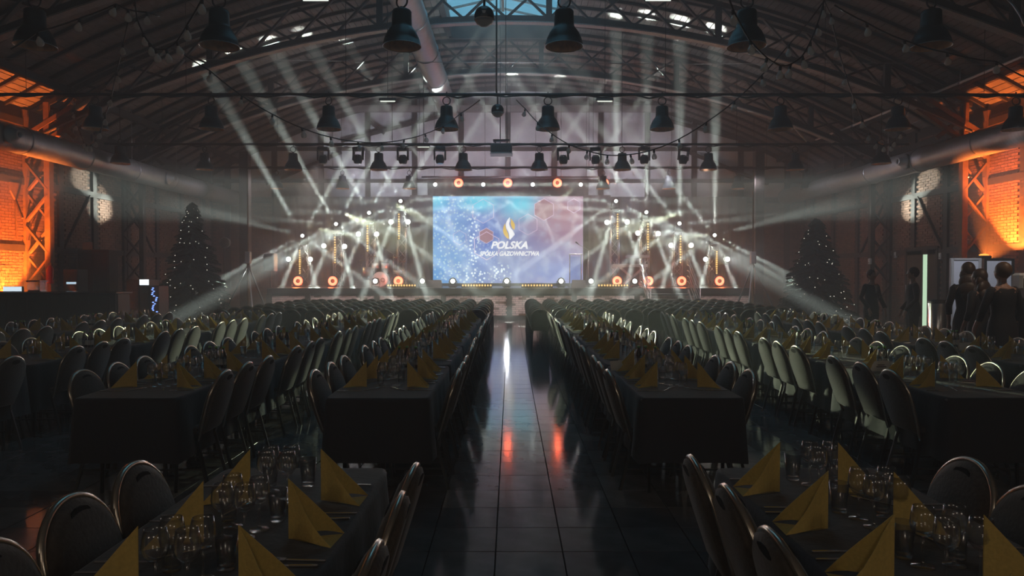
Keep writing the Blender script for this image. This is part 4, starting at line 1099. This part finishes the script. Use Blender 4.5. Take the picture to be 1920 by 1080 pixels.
for ri, (x0, x1, nm) in enumerate(ROWS):
    cx = (x0+x1)/2
    starts = [5.13+TP*k for k in range(5)]
    for k, y0 in enumerate(starts):
        yc = y0+TP/2
        if seen(cx, y0+TP, .5, 160):
            lb = '%s from camera, %s' % (ORD[k], nm)
            if not tab_used: tab_used = True; tab.location = (cx, yc, 0); tab['label'] = 'table under cloth: '+lb
            else: dup(tab, (cx, yc, 0), None, 'table under cloth: '+lb)
            put('tablecloth', random.choice(cloth_end if k == 0 else cloth_mid), None, (cx, yc, 0), None, None, 'black tablecloth, '+lb, 'tablecloth', 'long black tablecloths')
        for j in range(3):
            yy = y0+.26+.475*j+.20
            for side in (1, -1):
                xx = cx+side*(.375+.05-.20)
                idx = k*3+j
                if seen(xx, yy, .7, 60):
                    sd = ('aisle' if side*cx < 0 else 'outer')
                    chair(xx, yy, PI/2 if side > 0 else -PI/2, '%s chair from camera on %s side of the %s' % (ORD[idx], sd, nm))
                setting(cx, yy+.06, side, nm, idx)
        if k < 4 or ri in (0, 4):
            for q in range(3):
                bx, by = cx-.09+.075*q+jit(.01), y0+TP-.16+jit(.03)
                if not seen(bx, by, .8, 10): continue
                lb = '%s bottle from left at far end of table %s of the %s' % (ORD[q], ORD[k], nm)
                lb = '%s small bottle at far end of %s table, %s' % (ORD[q], ORD[k], nm)
                if bot is None: bot = bottle_tpl(); bot.location = (bx, by, .7535); bot['label'] = lb
                else: dup(bot, (bx, by, .7535), None, lb)
# foreground tables
for (cx, side_nm) in ((-.95, 'front left table'), (1.335, 'front right table')):
    yc = 3.31-.9175
    dup(tab, (cx, yc, 0), None, 'table under black cloth: '+side_nm)
    put('tablecloth', cloth_end[0], None, (cx, yc, 0), (0,0,PI), None, 'black tablecloth on the %s nearest the camera' % side_nm, 'tablecloth', 'long black tablecloths')
    for j in range(3):
        yy = (1.97 if cx < 0 else 2.06)+.43*j
        for side in (1, -1):
            xx = cx+side*(.375+.05-.20); sd = 'aisle' if side*cx < 0 else 'outer'
            chair(xx, yy, PI/2 if side > 0 else -PI/2, '%s chair from camera on %s side of the %s' % (ORD[j], sd, side_nm))
            setting(cx, yy, side, side_nm, j, {(-1,-1):.085,(-1,1):.185,(1,-1):.21,(1,1):.03}[(1 if cx > 0 else -1, side)])
    if cx < 0: chair(cx-.225, 1.54, -PI/2, 'chair cut by the lower left corner at the front left table')
    for side in ((1, -1) if cx > 0 else ()):
        put('napkin', nap_me[0], None, (cx+side*.165, 1.64, .7535), (0, 0, (0 if side > 0 else PI)), None, 'nearest mustard napkin, %s side, %s' % ('right' if side > 0 else 'left', side_nm), 'napkin', 'mustard paper napkins folded into peaks')
# place cards seen in the photograph
cards = [(1175,690,6.7,.35,'white folded card on the row just right of the aisle'), (1650,690,6.6,.1,'white printed card on the second row right of the aisle'), (1822,652,8.4,.05,'white printed card on the third row right of the aisle'), (272,617,10.6,-.2,'white folded card on the third row left of the aisle')]
ct = None
for (px, py, Y, rz, lab) in cards:
    q = P(px, py, Y); row = min(ROWS, key=lambda r_: abs((r_[0]+r_[1])/2-q.x)); x = max(row[0]+.12, min(row[1]-.12, q.x))
    if ct is None: ct = card_tpl(); ct.location = (x, Y, .7535); ct.rotation_euler = (0,0,rz); ct['label'] = lab
    else: dup(ct, (x, Y, .7535), (0,0,rz), lab)
# seating block in front of the stage
ind = 0; rest = MB()
fx = lambda v, x, y, c_, s_: (x+v[0]*c_-v[1]*s_, y+v[0]*s_+v[1]*c_, v[2])
for k in range(9):
    y = 15.55+.78*k
    for sd, xs0, stp in (('left', -.72, -.5), ('right', .66, .5)):
        for i in range(12):
            x = xs0+stp*i+jit(.015); rz = jit(.04)
            if nchair+ind < 298 and k < 4:
                put('banquet_chair', ch_one, None, (x, y, 0), (0,0,rz), None, '%s chair from aisle, %s row of seating block %s of aisle' % (ORD[i], ORD[k], sd), 'chair', 'arch-backed banquet chairs'); ind += 1
            else:
                c_, s_ = math.cos(rz), math.sin(rz); n = len(rest.v)
                rest.v += [fx(v, x, y, c_, s_) for v in csm.v]; rest.f += [[n+q for q in f] for f in csm.f]; rest.m += csm.m; rest.sm += csm.sm
B('banquet_chairs_block', rest, CHM, kind='stuff', label='farther rows of dark banquet chairs massed before the stage', cat='chairs')
print('CHAIRS', nchair, ind, cnt)

# ------------------------------------------------------------------ christmas trees
def tree(px, pt, Y, rad, label, seed):
    rnd = random.Random(seed); b = P(px, 513, Y); h = P(px, pt, Y).z
    t = E0('christmas_tree', label, 'christmas tree', (b.x, Y, 0))
    B('trunk', MB().lathe([(.09,0),(.07,1),(.02,h-.2),(.0,h)], 8), 'bark', t)
    B('stand', MB().lathe([(.35,0),(.32,.12),(.1,.16),(.0,.16)], 14), 'black', t)
    br = MB(); lt = MB()
    z = .35
    while z < h-.1:
        u = (z-.35)/(h-.35); r_ = rad*(1-u)**.85+.06; n = int(8+12*(1-u))
        for k in range(n):
            a = rnd.uniform(0, 2*PI); L_ = r_*rnd.uniform(.8,1.08); zz = z+rnd.uniform(-.08,.08)
            tip = Vector((L_*math.cos(a), L_*math.sin(a), zz-.22*L_)); base = Vector((0,0,zz+.05)); dr = (tip-base); sdv = Vector((-math.sin(a), math.cos(a), 0))
            for f in (.35,.5,.65,.8,.92,1.0):
                p = base+dr*f; w_ = .16*(1.15-f)+.05; e = dr.normalized()*.10
                br.add([p-e*1.2, p+sdv*w_+e*.5-Vector((0,0,.03)), p+e*.8, p-sdv*w_+e*.5-Vector((0,0,.03))], [(0,1,2),(0,2,3)])
                br.add([p-e*1.2, p+Vector((0,0,w_*.5))+e*.4, p+e, p-Vector((0,0,w_*.6))+e*.4], [(0,1,2),(0,2,3)])
            if rnd.random() < .34: 
                q = base+dr*rnd.uniform(.75,1.03); lt.sphere(q, .017, 5, 4)
        z += .13
    B('branches', br, 'needles', t, kind='stuff'); B('fairy_lights', lt, 'e_dot', t, kind='stuff')
tree(362, 380, 23.5, 1.25, 'tall dark christmas tree with tiny lights left of the stage', 3)
tree(1530, 405, 23.5, 1.25, 'tall dark christmas tree with tiny white lights right of the stage', 5)

# ------------------------------------------------------------------ bar on the left
xr = P(218,513,17.2).x
t = E0('bar_counter', 'long dark bar counter at the left edge under the orange brick', 'bar counter', (0, 17.2, 0))
B('front_panel', MB().bev((XL+.05,0,.0),(xr-.03,.06,1.17),.01), 'bar_front', t)
n = 7
for k in range(n):
    a = XL+.1+(xr-XL-.2)*k/n; B('front_slat', MB().bev((a,-.03,.08),(a+(xr-XL-.2)/n-.05,.0,1.08),.01), 'bar_front', t)
B('worktop', MB().bev((XL+.05,-.10,1.17),(xr+.05,.65,1.22),.012), 'black_gloss', t); B('end_panel', MB().bev((xr-.06,.06,0),(xr,.6,1.17),.01), 'bar_front', t)
def cab(px0, px1, py0, py1, Y, z0, m_, label, cat, nm, depth=.45, extra=None):
    a, b = P(px0, py0, Y), P(px1, py1, Y); t = E0(nm, label, cat, ((a.x+b.x)/2, Y, z0)); hw = (b.x-a.x)/2; h = a.z-z0
    B('body', MB().bev((-hw,0,0),(hw,depth,h),.015), m_, t); return t, hw, h
t, hw, h = cab(5,30,537,547,17.35,1.22,'black','black till with a lit screen standing on the bar','till','till',.3)
B('screen', MB().add([(-hw*.9,-.01,.01),(hw*1.9,-.01,.01),(hw*1.9,-.01,h*.95),(-hw*.9,-.01,h*.95)], [(0,1,2,3)]), 'e_screenlet', t)
t, hw, h = cab(50,74,528,547,17.35,1.22,'glass','clear display box on the bar below the lattice column','box','display_box',.3)
B('tray', MB().bev((-hw,.02,0),(hw,.28,.04),.01), 'steel', t); B('lid', MB().bev((-hw-.02,-.02,h),(hw+.02,.32,h+.03),.01), 'galv', t)
t, hw, h = cab(145,205,468,548,21.4,0,'bar_front','tall dark cabinet behind the bar against the left wall','cabinet','back_cabinet',.5)
B('door', MB().bev((-hw+.03,-.03,.1),(-.01,0,h-.1),.01), 'black', t); B('door', MB().bev((.01,-.03,.1),(hw-.03,0,h-.1),.01), 'black', t); B('paper_sign', MB().box((-.3,-.04,h+.0),(.0,-.03,h+.22)), 'grey_light', t)
t, hw, h = cab(118,146,505,548,20.2,0,'black','dark glass-fronted bar fridge with a lit strip','fridge','bar_fridge',.5)
B('lit_shelf', MB().box((-hw*.5,-.02,h-.42),(hw*.8,-.005,h-.36)), 'e_screenlet', t); B('glass_door', MB().bev((-hw+.03,-.03,.1),(hw-.03,-.022,h-.08),.004), 'pane', t)
c = P(107,515,19.2); t = E0('fire_extinguisher', 'red fire extinguisher hanging on the orange lattice column', 'fire extinguisher', (XL+.78, 19.25, c.z-.25))
B('cylinder', MB().lathe([(.0,0),(.085,.01),(.09,.05),(.09,.38),(.05,.47),(.025,.5),(.0,.5)], 14), 'ext_red', t); B('valve', MB().bev((-.04,-.03,.5),(.06,.03,.57),.01), 'black', t)
B('hose', MB().tube([(.04,0,.53),(.12,-.02,.45),(.12,-.03,.2),(.10,-.03,.1)], .012, 5), 'black', t); B('wall_hook', MB().box((-.1,-.02,.3),(-.03,.02,.36)), 'galv', t)
t = E0('wall_bracket_sign', 'shield-shaped orange-lit plaque on the left brick wall', 'plaque', P(31,357,18.95)); t.location.x = XL+.05
B('shield', MB().add([(0,-.22,.2),(0,.22,.2),(0,.2,-.02),(0,0,-.28),(0,-.2,-.02),(.05,-.22,.2),(.05,.22,.2),(.05,.2,-.02),(.05,0,-.28),(.05,-.2,-.02)], [(0,1,2,3,4),(9,8,7,6,5)]+[(i,5+i,5+(i+1)%5,(i+1)%5) for i in range(5)]), 'timber', t)
B('arm', MB().bar((.03,0,-.25),(.28,-.1,-.75),.05).bar((.03,0,-.25),(.05,.0,-1.3),.025), 'timber', t)
# technical rack and fridge between bar and tree
t, hw, h = cab(236,262,524,600,20.6,0,'black','dark stacked equipment rack right of the bar','equipment rack','equipment_rack',.6)
for k in range(5): B('drawer_front', MB().bev((-hw+.03,-.02,.12+k*h*.18),(hw-.03,0,.12+k*h*.18+h*.15),.008), 'bar_front', t)
t, hw, h = cab(262,280,524,600,20.4,0,'black','drinks cooler with glowing white top sign','cooler','drinks_cooler',.6)
B('lit_sign', MB().bev((-hw,-.02,h-.16),(hw,0,h),.004), 'e_white_soft', t); B('glass_door', MB().bev((-hw+.02,-.02,.1),(hw-.02,-.012,h-.2),.004), 'pane', t)
t, hw, h = cab(282,298,536,600,20.3,0,'black','cooler glowing blue and white beside the left christmas tree','cooler','blue_cooler',.6)
rnd = random.Random(4)
for k in range(16): q = rnd.uniform(-hw+.02, hw-.06); z = h-.08-k*.045; B('blue_cell', MB().box((q,-.02,z),(q+.05,-.01,z+.03)), 'e_blue', t)
B('white_shelf', MB().box((-hw*.3,-.02,.28),(hw,-.01,.42)), 'e_white_soft', t); B('white_shelf', MB().box((-hw*.3,-.02,.08),(hw,-.01,.2)), 'e_white_soft', t)
c = P(420,455,26); t = E0('floor_fan_light', 'dark lamp head on a stand between left tree and stage', 'lamp', (c.x, 26, 0))
B('pole', MB().tube([(0,0,0),(0,0,c.z)], .02, 6), 'black', t); B('head', MB().lathe([(.0,.15),(.17,.1),(.2,-.05),(.17,-.1),(0,-.1)], 12, c=(.05,0,c.z), axis='y'), 'grey', t); B('foot', MB().lathe([(.3,0),(.28,.03),(0,.04)], 12), 'black', t)

# ------------------------------------------------------------------ right side furniture
for i, (a, b, lab) in enumerate(((1787,1838,'left white display board behind the long-haired women'), (1849,1900,'right white display board behind the woman with short blond hair'))):
    Y = 16.6; pa, pb = P(a,484,Y), P(b,484,Y); t = E0('display_board', lab, 'board', ((pa.x+pb.x)/2, Y, 0)); hw = (pb.x-pa.x)/2; h = pa.z
    B('frame', MB().bev((-hw-.04,0,.02),(-hw+.03,.08,h),.01).bev((hw-.03,0,.02),(hw+.04,.08,h),.01).bev((-hw,0,h-.05),(hw,.08,h),.01).bev((-hw,0,.3),(hw,.08,.38),.01), 'grey_light' if i == 0 else 'black', t)
    B('white_sheet', MB().box((-hw+.03,.02,.38),(hw-.03,.05,h-.05)), 'whiteboard', t)
    for s in (-1, 1): B('foot', MB().bar((s*hw,-.25,.015),(s*hw,.33,.015),.05,.03), 'black', t)
c = P(1845,477,17.6); t = E0('uplight', 'glowing orange uplight on a post behind the display boards', 'lamp', (c.x, 17.6, 0))
B('post', MB().bev((-.05,-.05,0),(.05,.05,c.z-.1),.01), 'black', t); B('housing', MB().bev((-.14,-.1,c.z-.1),(.14,.1,c.z-.03),.02), 'black', t); B('lit_lens', MB().sphere((0,0,c.z-.02), .12, 12, 6, (1,.7,.3)), 'e_orange', t)
c = P(1760,562,12.5); t = E0('waste_bin', 'tall brushed steel bin left of the display boards', 'bin', (c.x, 12.5, 0))
B('body', MB().lathe([(0,0),(.16,0),(.165,.02),(.165,c.z-.06),(.16,c.z-.05),(0,c.z-.05)], 24), 'steel', t); B('lid', MB().lathe([(.168,c.z-.06),(.168,c.z),(.12,c.z),(.11,c.z-.04),(0,c.z-.05)], 24, cap=False), 'black', t)
# door on the right wall, ajar
dn = put('door_1', None, kind='structure'); Yd = P(1700,513,22.3).y
B('door_frame', MB().box((XR-.1,21.5,0),(XR,21.6,2.45)).box((XR-.1,23.2,0),(XR,23.3,2.45)).box((XR-.1,21.5,2.4),(XR,23.3,2.5)), 'timber_dark', dn)
B('door_leaf', MB().bev((XR-.08,22.34,0),(XR-.03,23.2,2.4),.01), 'bar_front', dn); B('door_leaf', MB().bev((XR-.08,21.62,0),(XR-.03,22.06,2.4),.01), 'bar_front', dn)
B('light_gap', MB().add([(XR-.045,22.05,0.0),(XR-.045,22.35,0.0),(XR-.045,22.35,2.38),(XR-.045,22.05,2.38)], [(0,1,2,3)]), 'e_gap', dn); B('door_handle', MB().tube([(XR-.1,22.62,1.05),(XR-.1,22.74,1.05)], .012, 6), 'steel', dn)
# photo booth at the right edge
c = P(1912,530,9.6); t = E0('photo_booth', 'white photo booth head with lit screens at the right edge', 'photo booth', (c.x+.08, 9.6, 0))
B('column', MB().bev((-.10,-.05,0),(.12,.1,c.z-.2),.02), 'black', t); B('head', MB().bev((-.14,-.1,c.z-.1),(.30,.1,c.z+.13),.03), 'plastic_w', t)
B('screen', MB().box((-.10,-.108,c.z-.06),(.26,-.1,c.z+.06)), 'black_gloss', t); B('lit_image', MB().box((-.07,-.112,c.z-.045),(-.01,-.108,c.z+.045)), 'e_screenlet', t)
B('lit_panel', MB().box((-.02,-.06,c.z-.36),(.05,-.052,c.z-.28)), 'e_screenlet', t)
for (px, py, y, lab) in ((1665,478,23.9,'small white box high on the right wall left of the door'), (1721,480,21.4,'small white box beside the top of the bright door gap'), (1621,490,24.2,'small pale box on the dark right lattice column')):
    q = P(px, py, y); q.x = XR-.1 if 'column' not in lab else XR-.82; o = E0('wall_box', lab, 'box', q); B('case', MB().bev((-.0,-.06,-.1),(.08,.06,.1),.015), 'plastic_w', o); B('lens_dot', MB().sphere((0,0,-.04), .02, 6, 4), 'black', o)

# ------------------------------------------------------------------ people
def person(x, y, rz, h, label, hair, hairlen, pose='stand', top='dress', skirt=True, arms=(.1,.1), bun=False, shirt=False):
    k = h/1.72; t = E0('person', label, 'person', (x, y, 0), rz)
    V = []; Ed = []; Rd = []
    def j(p, r_, par=None):
        V.append(Vector(p)*k); Rd.append(r_*k if not isinstance(r_, tuple) else (r_[0]*k, r_[1]*k))
        if par is not None: Ed.append((par, len(V)-1))
        return len(V)-1
    pel = j((0,0,.95), (.15,.11)); wa = j((0,0,1.10), (.125,.09), pel); chst = j((0,-.01,1.28), (.155,.10), wa); up_ = j((0,-.01,1.40), (.13,.085), chst)
    nk = j((0,0,1.47), .052, up_); nk2 = j((0,.01,1.53), .05, nk); hd0 = j((0,.02,1.60), (.068,.082), nk2); hd1 = j((0,.015,1.66), (.072,.088), hd0)
    for s, ar in ((-1, arms[0]), (1, arms[1])):
        sh = j((s*.165,-.01,1.40), .052, up_); el = j((s*(.22+ar*.6),-.02,1.13), .042, sh); wr = j((s*(.20+ar*.3),.06+ar,.90), .027, el)
        pm = j((s*(.20+ar*.3),.08+ar,.83), (.034,.02), wr)
        for f in range(4): 
            a = j((s*(.20+ar*.3)+(-.024+.016*f),.085+ar,.775), .0095, pm); j((s*(.20+ar*.3)+(-.022+.015*f),.095+ar,.74-(.008 if f in (1,2) else 0)), .008, a)
        a = j((s*(.20+ar*.3)-s*.03,.10+ar,.82), .012, pm); j((s*(.20+ar*.3)-s*.04,.115+ar,.785), .009, a)
        hp = j((s*.09,0,.88), .095, pel); kn = j((s*.10,.01,.50), .062, hp); an = j((s*.10,-.02,.09), .04, kn); j((s*.105,.06,.04), (.04,.03), an)
    me = bpy.data.meshes.new('body'); me.from_pydata(V, Ed, []); o = put('body', me, t)
    o.modifiers.new('skin', 'SKIN')
    for i, sv in enumerate(me.skin_vertices[0].data): sv.radius = Rd[i] if isinstance(Rd[i], tuple) else (Rd[i], Rd[i]); sv.use_root = (i == 0)
    ss = o.modifiers.new('sub', 'SUBSURF'); ss.levels = 1; ss.render_levels = 1
    me.materials.append(M['skin'])
    # head detail: face, ears
    f = MB(); f.sphere(Vector((0,.015,1.635))*k, .098*k, 14, 10, (.80,.95,1.18)); f.sphere(Vector((0,.115,1.615))*k, .018*k, 6, 5, (.7,1,1.3))
    for s in (-1, 1): f.sphere(Vector((s*.08,.01,1.62))*k, .026*k, 6, 5, (.35,.7,1.2))
    B('head', f, 'skin', t)
    e = MB()
    for s in (-1, 1): e.sphere(Vector((s*.03,.10,1.645))*k, .012*k, 6, 5)
    B('eye', e, 'white', t); B('mouth', MB().sphere(Vector((0,.106,1.572))*k, .02*k, 6, 4, (1,.3,.3)), 'ext_red', t)
    hm = MB(); hm.sphere(Vector((0,-.012,1.665))*k, .108*k, 14, 10, (.86,.98,1.05))
    if hairlen: 
        for (zz, ww, yy) in ((1.58,.118,-.04),(1.48,.135,-.07),(1.38,.135,-.095),(1.29,.11,-.11)): 
            if zz > 1.66-hairlen: hm.sphere(Vector((0,yy,zz))*k, ww*k, 12, 8, (1,.5,.95))
    if bun: hm.sphere(Vector((0,-.10,1.60))*k, .055*k, 10, 7)
    B('hair', hm, hair, t)
    d = MB(); n = 20
    lv = [(1.42,.155,.085),(1.40,.185,.10),(1.30,.175,.115),(1.20,.155,.11),(1.10,.145,.10),(1.0,.17,.125),(.90,.19,.14)]+([(.75,.195,.15),(.60,.20,.155),(.48,.20,.155)] if skirt else [(.80,.19,.13)])
    d.lathe([(1, q) for q in range(len(lv))], n, cap=False)
    m_ = len(d.v)
    vs = []
    for L_, (z, a, b_) in enumerate(lv):
        for i in range(n): th = 2*PI*i/n; vs.append((a*k*math.cos(th), b_*k*math.sin(th)-.005, z*k+(.025*k*abs(math.cos(th)) if L_ == 0 else 0)))
    d.v = [tuple(v) for v in vs]; B('clothes', d, top, t)
    sl = MB()
    for s, ar in ((-1, arms[0]), (1, arms[1])): sl.tube([Vector((s*.14,-.01,1.415))*k, Vector((s*.175,-.01,1.39))*k, Vector((s*(.22+ar*.6),-.02,1.14))*k]+([Vector((s*(.21+ar*.45),.02+ar*.4,1.02))*k] if skirt else [Vector((s*(.20+ar*.3),.06+ar,.92))*k]), [.055*k,.056*k,.047*k,.042*k], 10)
    B('sleeves', sl, top, t)
    if not skirt:
        tr = MB()
        for s in (-1, 1): tr.tube([Vector((s*.085,0,.95))*k, Vector((s*.09,0,.75))*k, Vector((s*.10,.01,.5))*k, Vector((s*.10,-.015,.08))*k], [.105*k,.10*k,.075*k,.065*k], 10)
        B('trousers', tr, top, t)
    if shirt: B('shirt_front', MB().add([Vector((-.045,.125,1.42))*k, Vector((.045,.125,1.42))*k, Vector((0,.13,1.24))*k], [(0,1,2)]), 'shirt', t)
    s_ = MB()
    for s in (-1, 1): s_.bev((s*.105*k-.045,-.07,0),(s*.105*k+.045,.14,.07),.02)
    B('shoes', s_, 'black_gloss', t)
    return t
def at(px, y): return P(px, 513, y).x
person(at(1880,9.4), 9.4, R(6), 1.76, 'woman in black dress with short pinned blond hair, seen from behind', 'hair_blond', 0, bun=False, arms=(.12,.05))
person(at(1815,10.6), 10.6, R(-20), 1.78, 'woman with long brown hair in black, seen from behind beside another', 'hair_brown', .42, arms=(.04,.1))
person(at(1836,10.2), 10.2, R(25), 1.68, 'shorter brown-haired woman standing between the two other women', 'hair_brown', .3, arms=(.04,.08))
person(at(1712,14.2), 14.2, R(70), 1.74, 'dark-suited man standing left of the bright door gap', 'hair_brown', 0, top='dress', skirt=False, shirt=True)
person(at(1634,15.6), 15.6, R(200), 1.70, 'dark-suited man with white shirt collar before the dark right wall', 'hair_brown', 0, top='dress', skirt=False, shirt=True)

# room light: added fill spots, beams from the rig, orange uplights, unseen rear fill
for (x, y, z, tx, ty, tz, e, a, col) in (
    (-6, 27.0, 5.2, -5, 31.5, 7.0, 620, 110, (.88,.88,1)), (6, 27.0, 5.2, 5, 31.5, 7.0, 620, 110, (.88,.88,1)), (0, 27.0, 5.0, 0, 31.5, 7.6, 560, 110, (.88,.86,1)),
    (-3, 26.0, 5.3, -3, 28.6, 1.1, 300, 95, (.9,.9,1)), (3, 26.0, 5.3, 3, 28.6, 1.1, 300, 95, (1,.85,.85)),
    (-7.5, 26.0, 5.3, -7.5, 29, 1.1, 260, 90, (1,.82,.74)), (7.5, 26.0, 5.3, 7.5, 29, 1.1, 260, 90, (1,.82,.74))):
    light('SPOT', (x,y,z), e, col, (tx-x,ty-y,tz-z), a, 1, .15, 'stage_fill')  # added fill brightening the gable wall and the stage
for (px, e) in ((611,500),(1207,500),(1281,500),(761,300)):
    c = P(px, 300, 21.8); light('SPOT', c+Vector((0,.1,-.25)), e*1.6, (.25,.4,1), (jit(.2), 1, -.35), 16, .8, .05, 'blue_beam')
# front wash from the third pipe onto the stage face, and beams thrown over the tables
for x in (-6, -2, 2, 6): light('SPOT', (x, 22.0, 5.1), 700, (1,.82,.80), (x*.1, 3.4, -4.5), 75, .8, .1, 'front_wash')
for (p, q, e, a) in (((-6.5,27.6,4.0),(3.1,8.2,.3),30000,6), ((6.5,27.6,4.0),(-4.1,12,.4),26000,7), ((-4.6,27.6,4.4),(3.0,11.5,.3),16000,6), ((7.8,27.6,3.2),(-8.5,14.5,.5),16000,7), ((2.5,27.6,5.0),(-2.1,8.5,.2),9000,4), ((-7.5,27.6,3.4),(6.2,14,.5),16000,7)):
    light('SPOT', p, e*.7, (.88,1,.66), Vector(q)-Vector(p), a, .6, .05, 'audience_beam')
# up-throwing fill added to brighten the roof timber
for (x, y, e, col) in ((-6, 23, 90, (.95,.95,1)), (6, 23, 90, (.95,.95,1)), (0, 23, 320, (.88,.92,1)), (-5, 16, 60, (1,.93,.93)), (5, 16, 60, (1,.93,.93)), (0,16,220,(.9,.93,1))):
    light('SPOT', (x, y, 5.4), e, col, (0, .15, 1), 130, 1, .3, 'roof_fill')
light('SPOT', (10.0, 14.0, 4.6), 420, (.9,.92,1), (1.2,2.6,-3.3), 50, .7, .1, 'board_fill')  # added fill so the display boards show white
light('SPOT', (7.4, 8.0, 4.7), 170, (1,.75,.55), (.0,1.6,-3), 70, .9, .1, 'people_fill')  # added warm fill that picks out the standing people
for sx in (-1, 1):
    for yy in (22.0, 27.0): light('SPOT', (sx*9.2, yy, 5.2), 90, (.92,.88,1), (sx*1, .15, -.55), 120, 1, .2, 'wall_fill')  # added cool fill to bring out the side walls
ORG = (1, .205, .03)
for (X, s, pz) in ((XL, 1, .35), (XR, -1, 1.95)):
    for y in (18.3, 13.4):
        light('SPOT', (X+s*1.0, y-.25, pz), E_ORANGE*((2.3 if s > 0 else 1.5) if y > 15 else .03), ORG, (-s*.60, .03, 1), 80 if y > 15 else 40, .25, .06, 'orange_uplight')
for (x, y, z, e) in ((-5,-3.4,3.6,E_BACK), (5,-3.4,3.6,E_BACK), (0,-3.4,4.4,E_BACK*.6)):
    light('POINT', (x,y,z), e*6, (1,.86,.70), rad=.25, name='rear_fill')  # unseen warm fill added behind the camera for the foreground tables
# haze in the hall
hz = bpy.data.materials.new('haze'); hz.use_nodes = True; nt = hz.node_tree; nt.nodes.clear()
o = nt.nodes.new('ShaderNodeOutputMaterial'); v = nt.nodes.new('ShaderNodeVolumeScatter')
v.inputs['Density'].default_value = HAZE; v.inputs['Anisotropy'].default_value = .25; v.inputs['Color'].default_value = (1,1,1,1)
nt.links.new(v.outputs[0], o.inputs['Volume']); M['haze'] = hz
mb = MB(); hx = [XL-.05+(XR-XL+.1)*i/16 for i in range(17)]
top = [(x, zroof(x)+.02) for x in hx]
poly = [(XL-.05, .004), (XR+.05, .004)]+top[::-1]; n = len(poly)
mb.add([(x, Y0+.01, z) for x, z in poly]+[(x, 24.0, z) for x, z in poly], [tuple(range(n)), tuple(range(2*n-1, n-1, -1))]+[(i, n+i, n+(i+1) % n, (i+1) % n) for i in range(n)])
B('haze', mb, 'haze', kind='stuff', label='thin stage haze filling the whole hall', cat='haze')
hz.cycles.volume_sampling = 'EQUIANGULAR'
h2 = hz.copy(); M['stage_haze'] = h2; h2.cycles.volume_sampling = 'EQUIANGULAR'; [q for q in h2.node_tree.nodes if q.type == 'VOLUME_SCATTER'][0].inputs['Density'].default_value = .036
mb = MB(); mb.add([(x, 24.002, z) for x, z in poly]+[(x, Y1-.002, z) for x, z in poly], [tuple(range(n)), tuple(range(2*n-1, n-1, -1))]+[(i, n+i, n+(i+1) % n, (i+1) % n) for i in range(n)])
B('stage_haze', mb, 'stage_haze', kind='stuff', label='denser haze hanging over the stage', cat='haze')
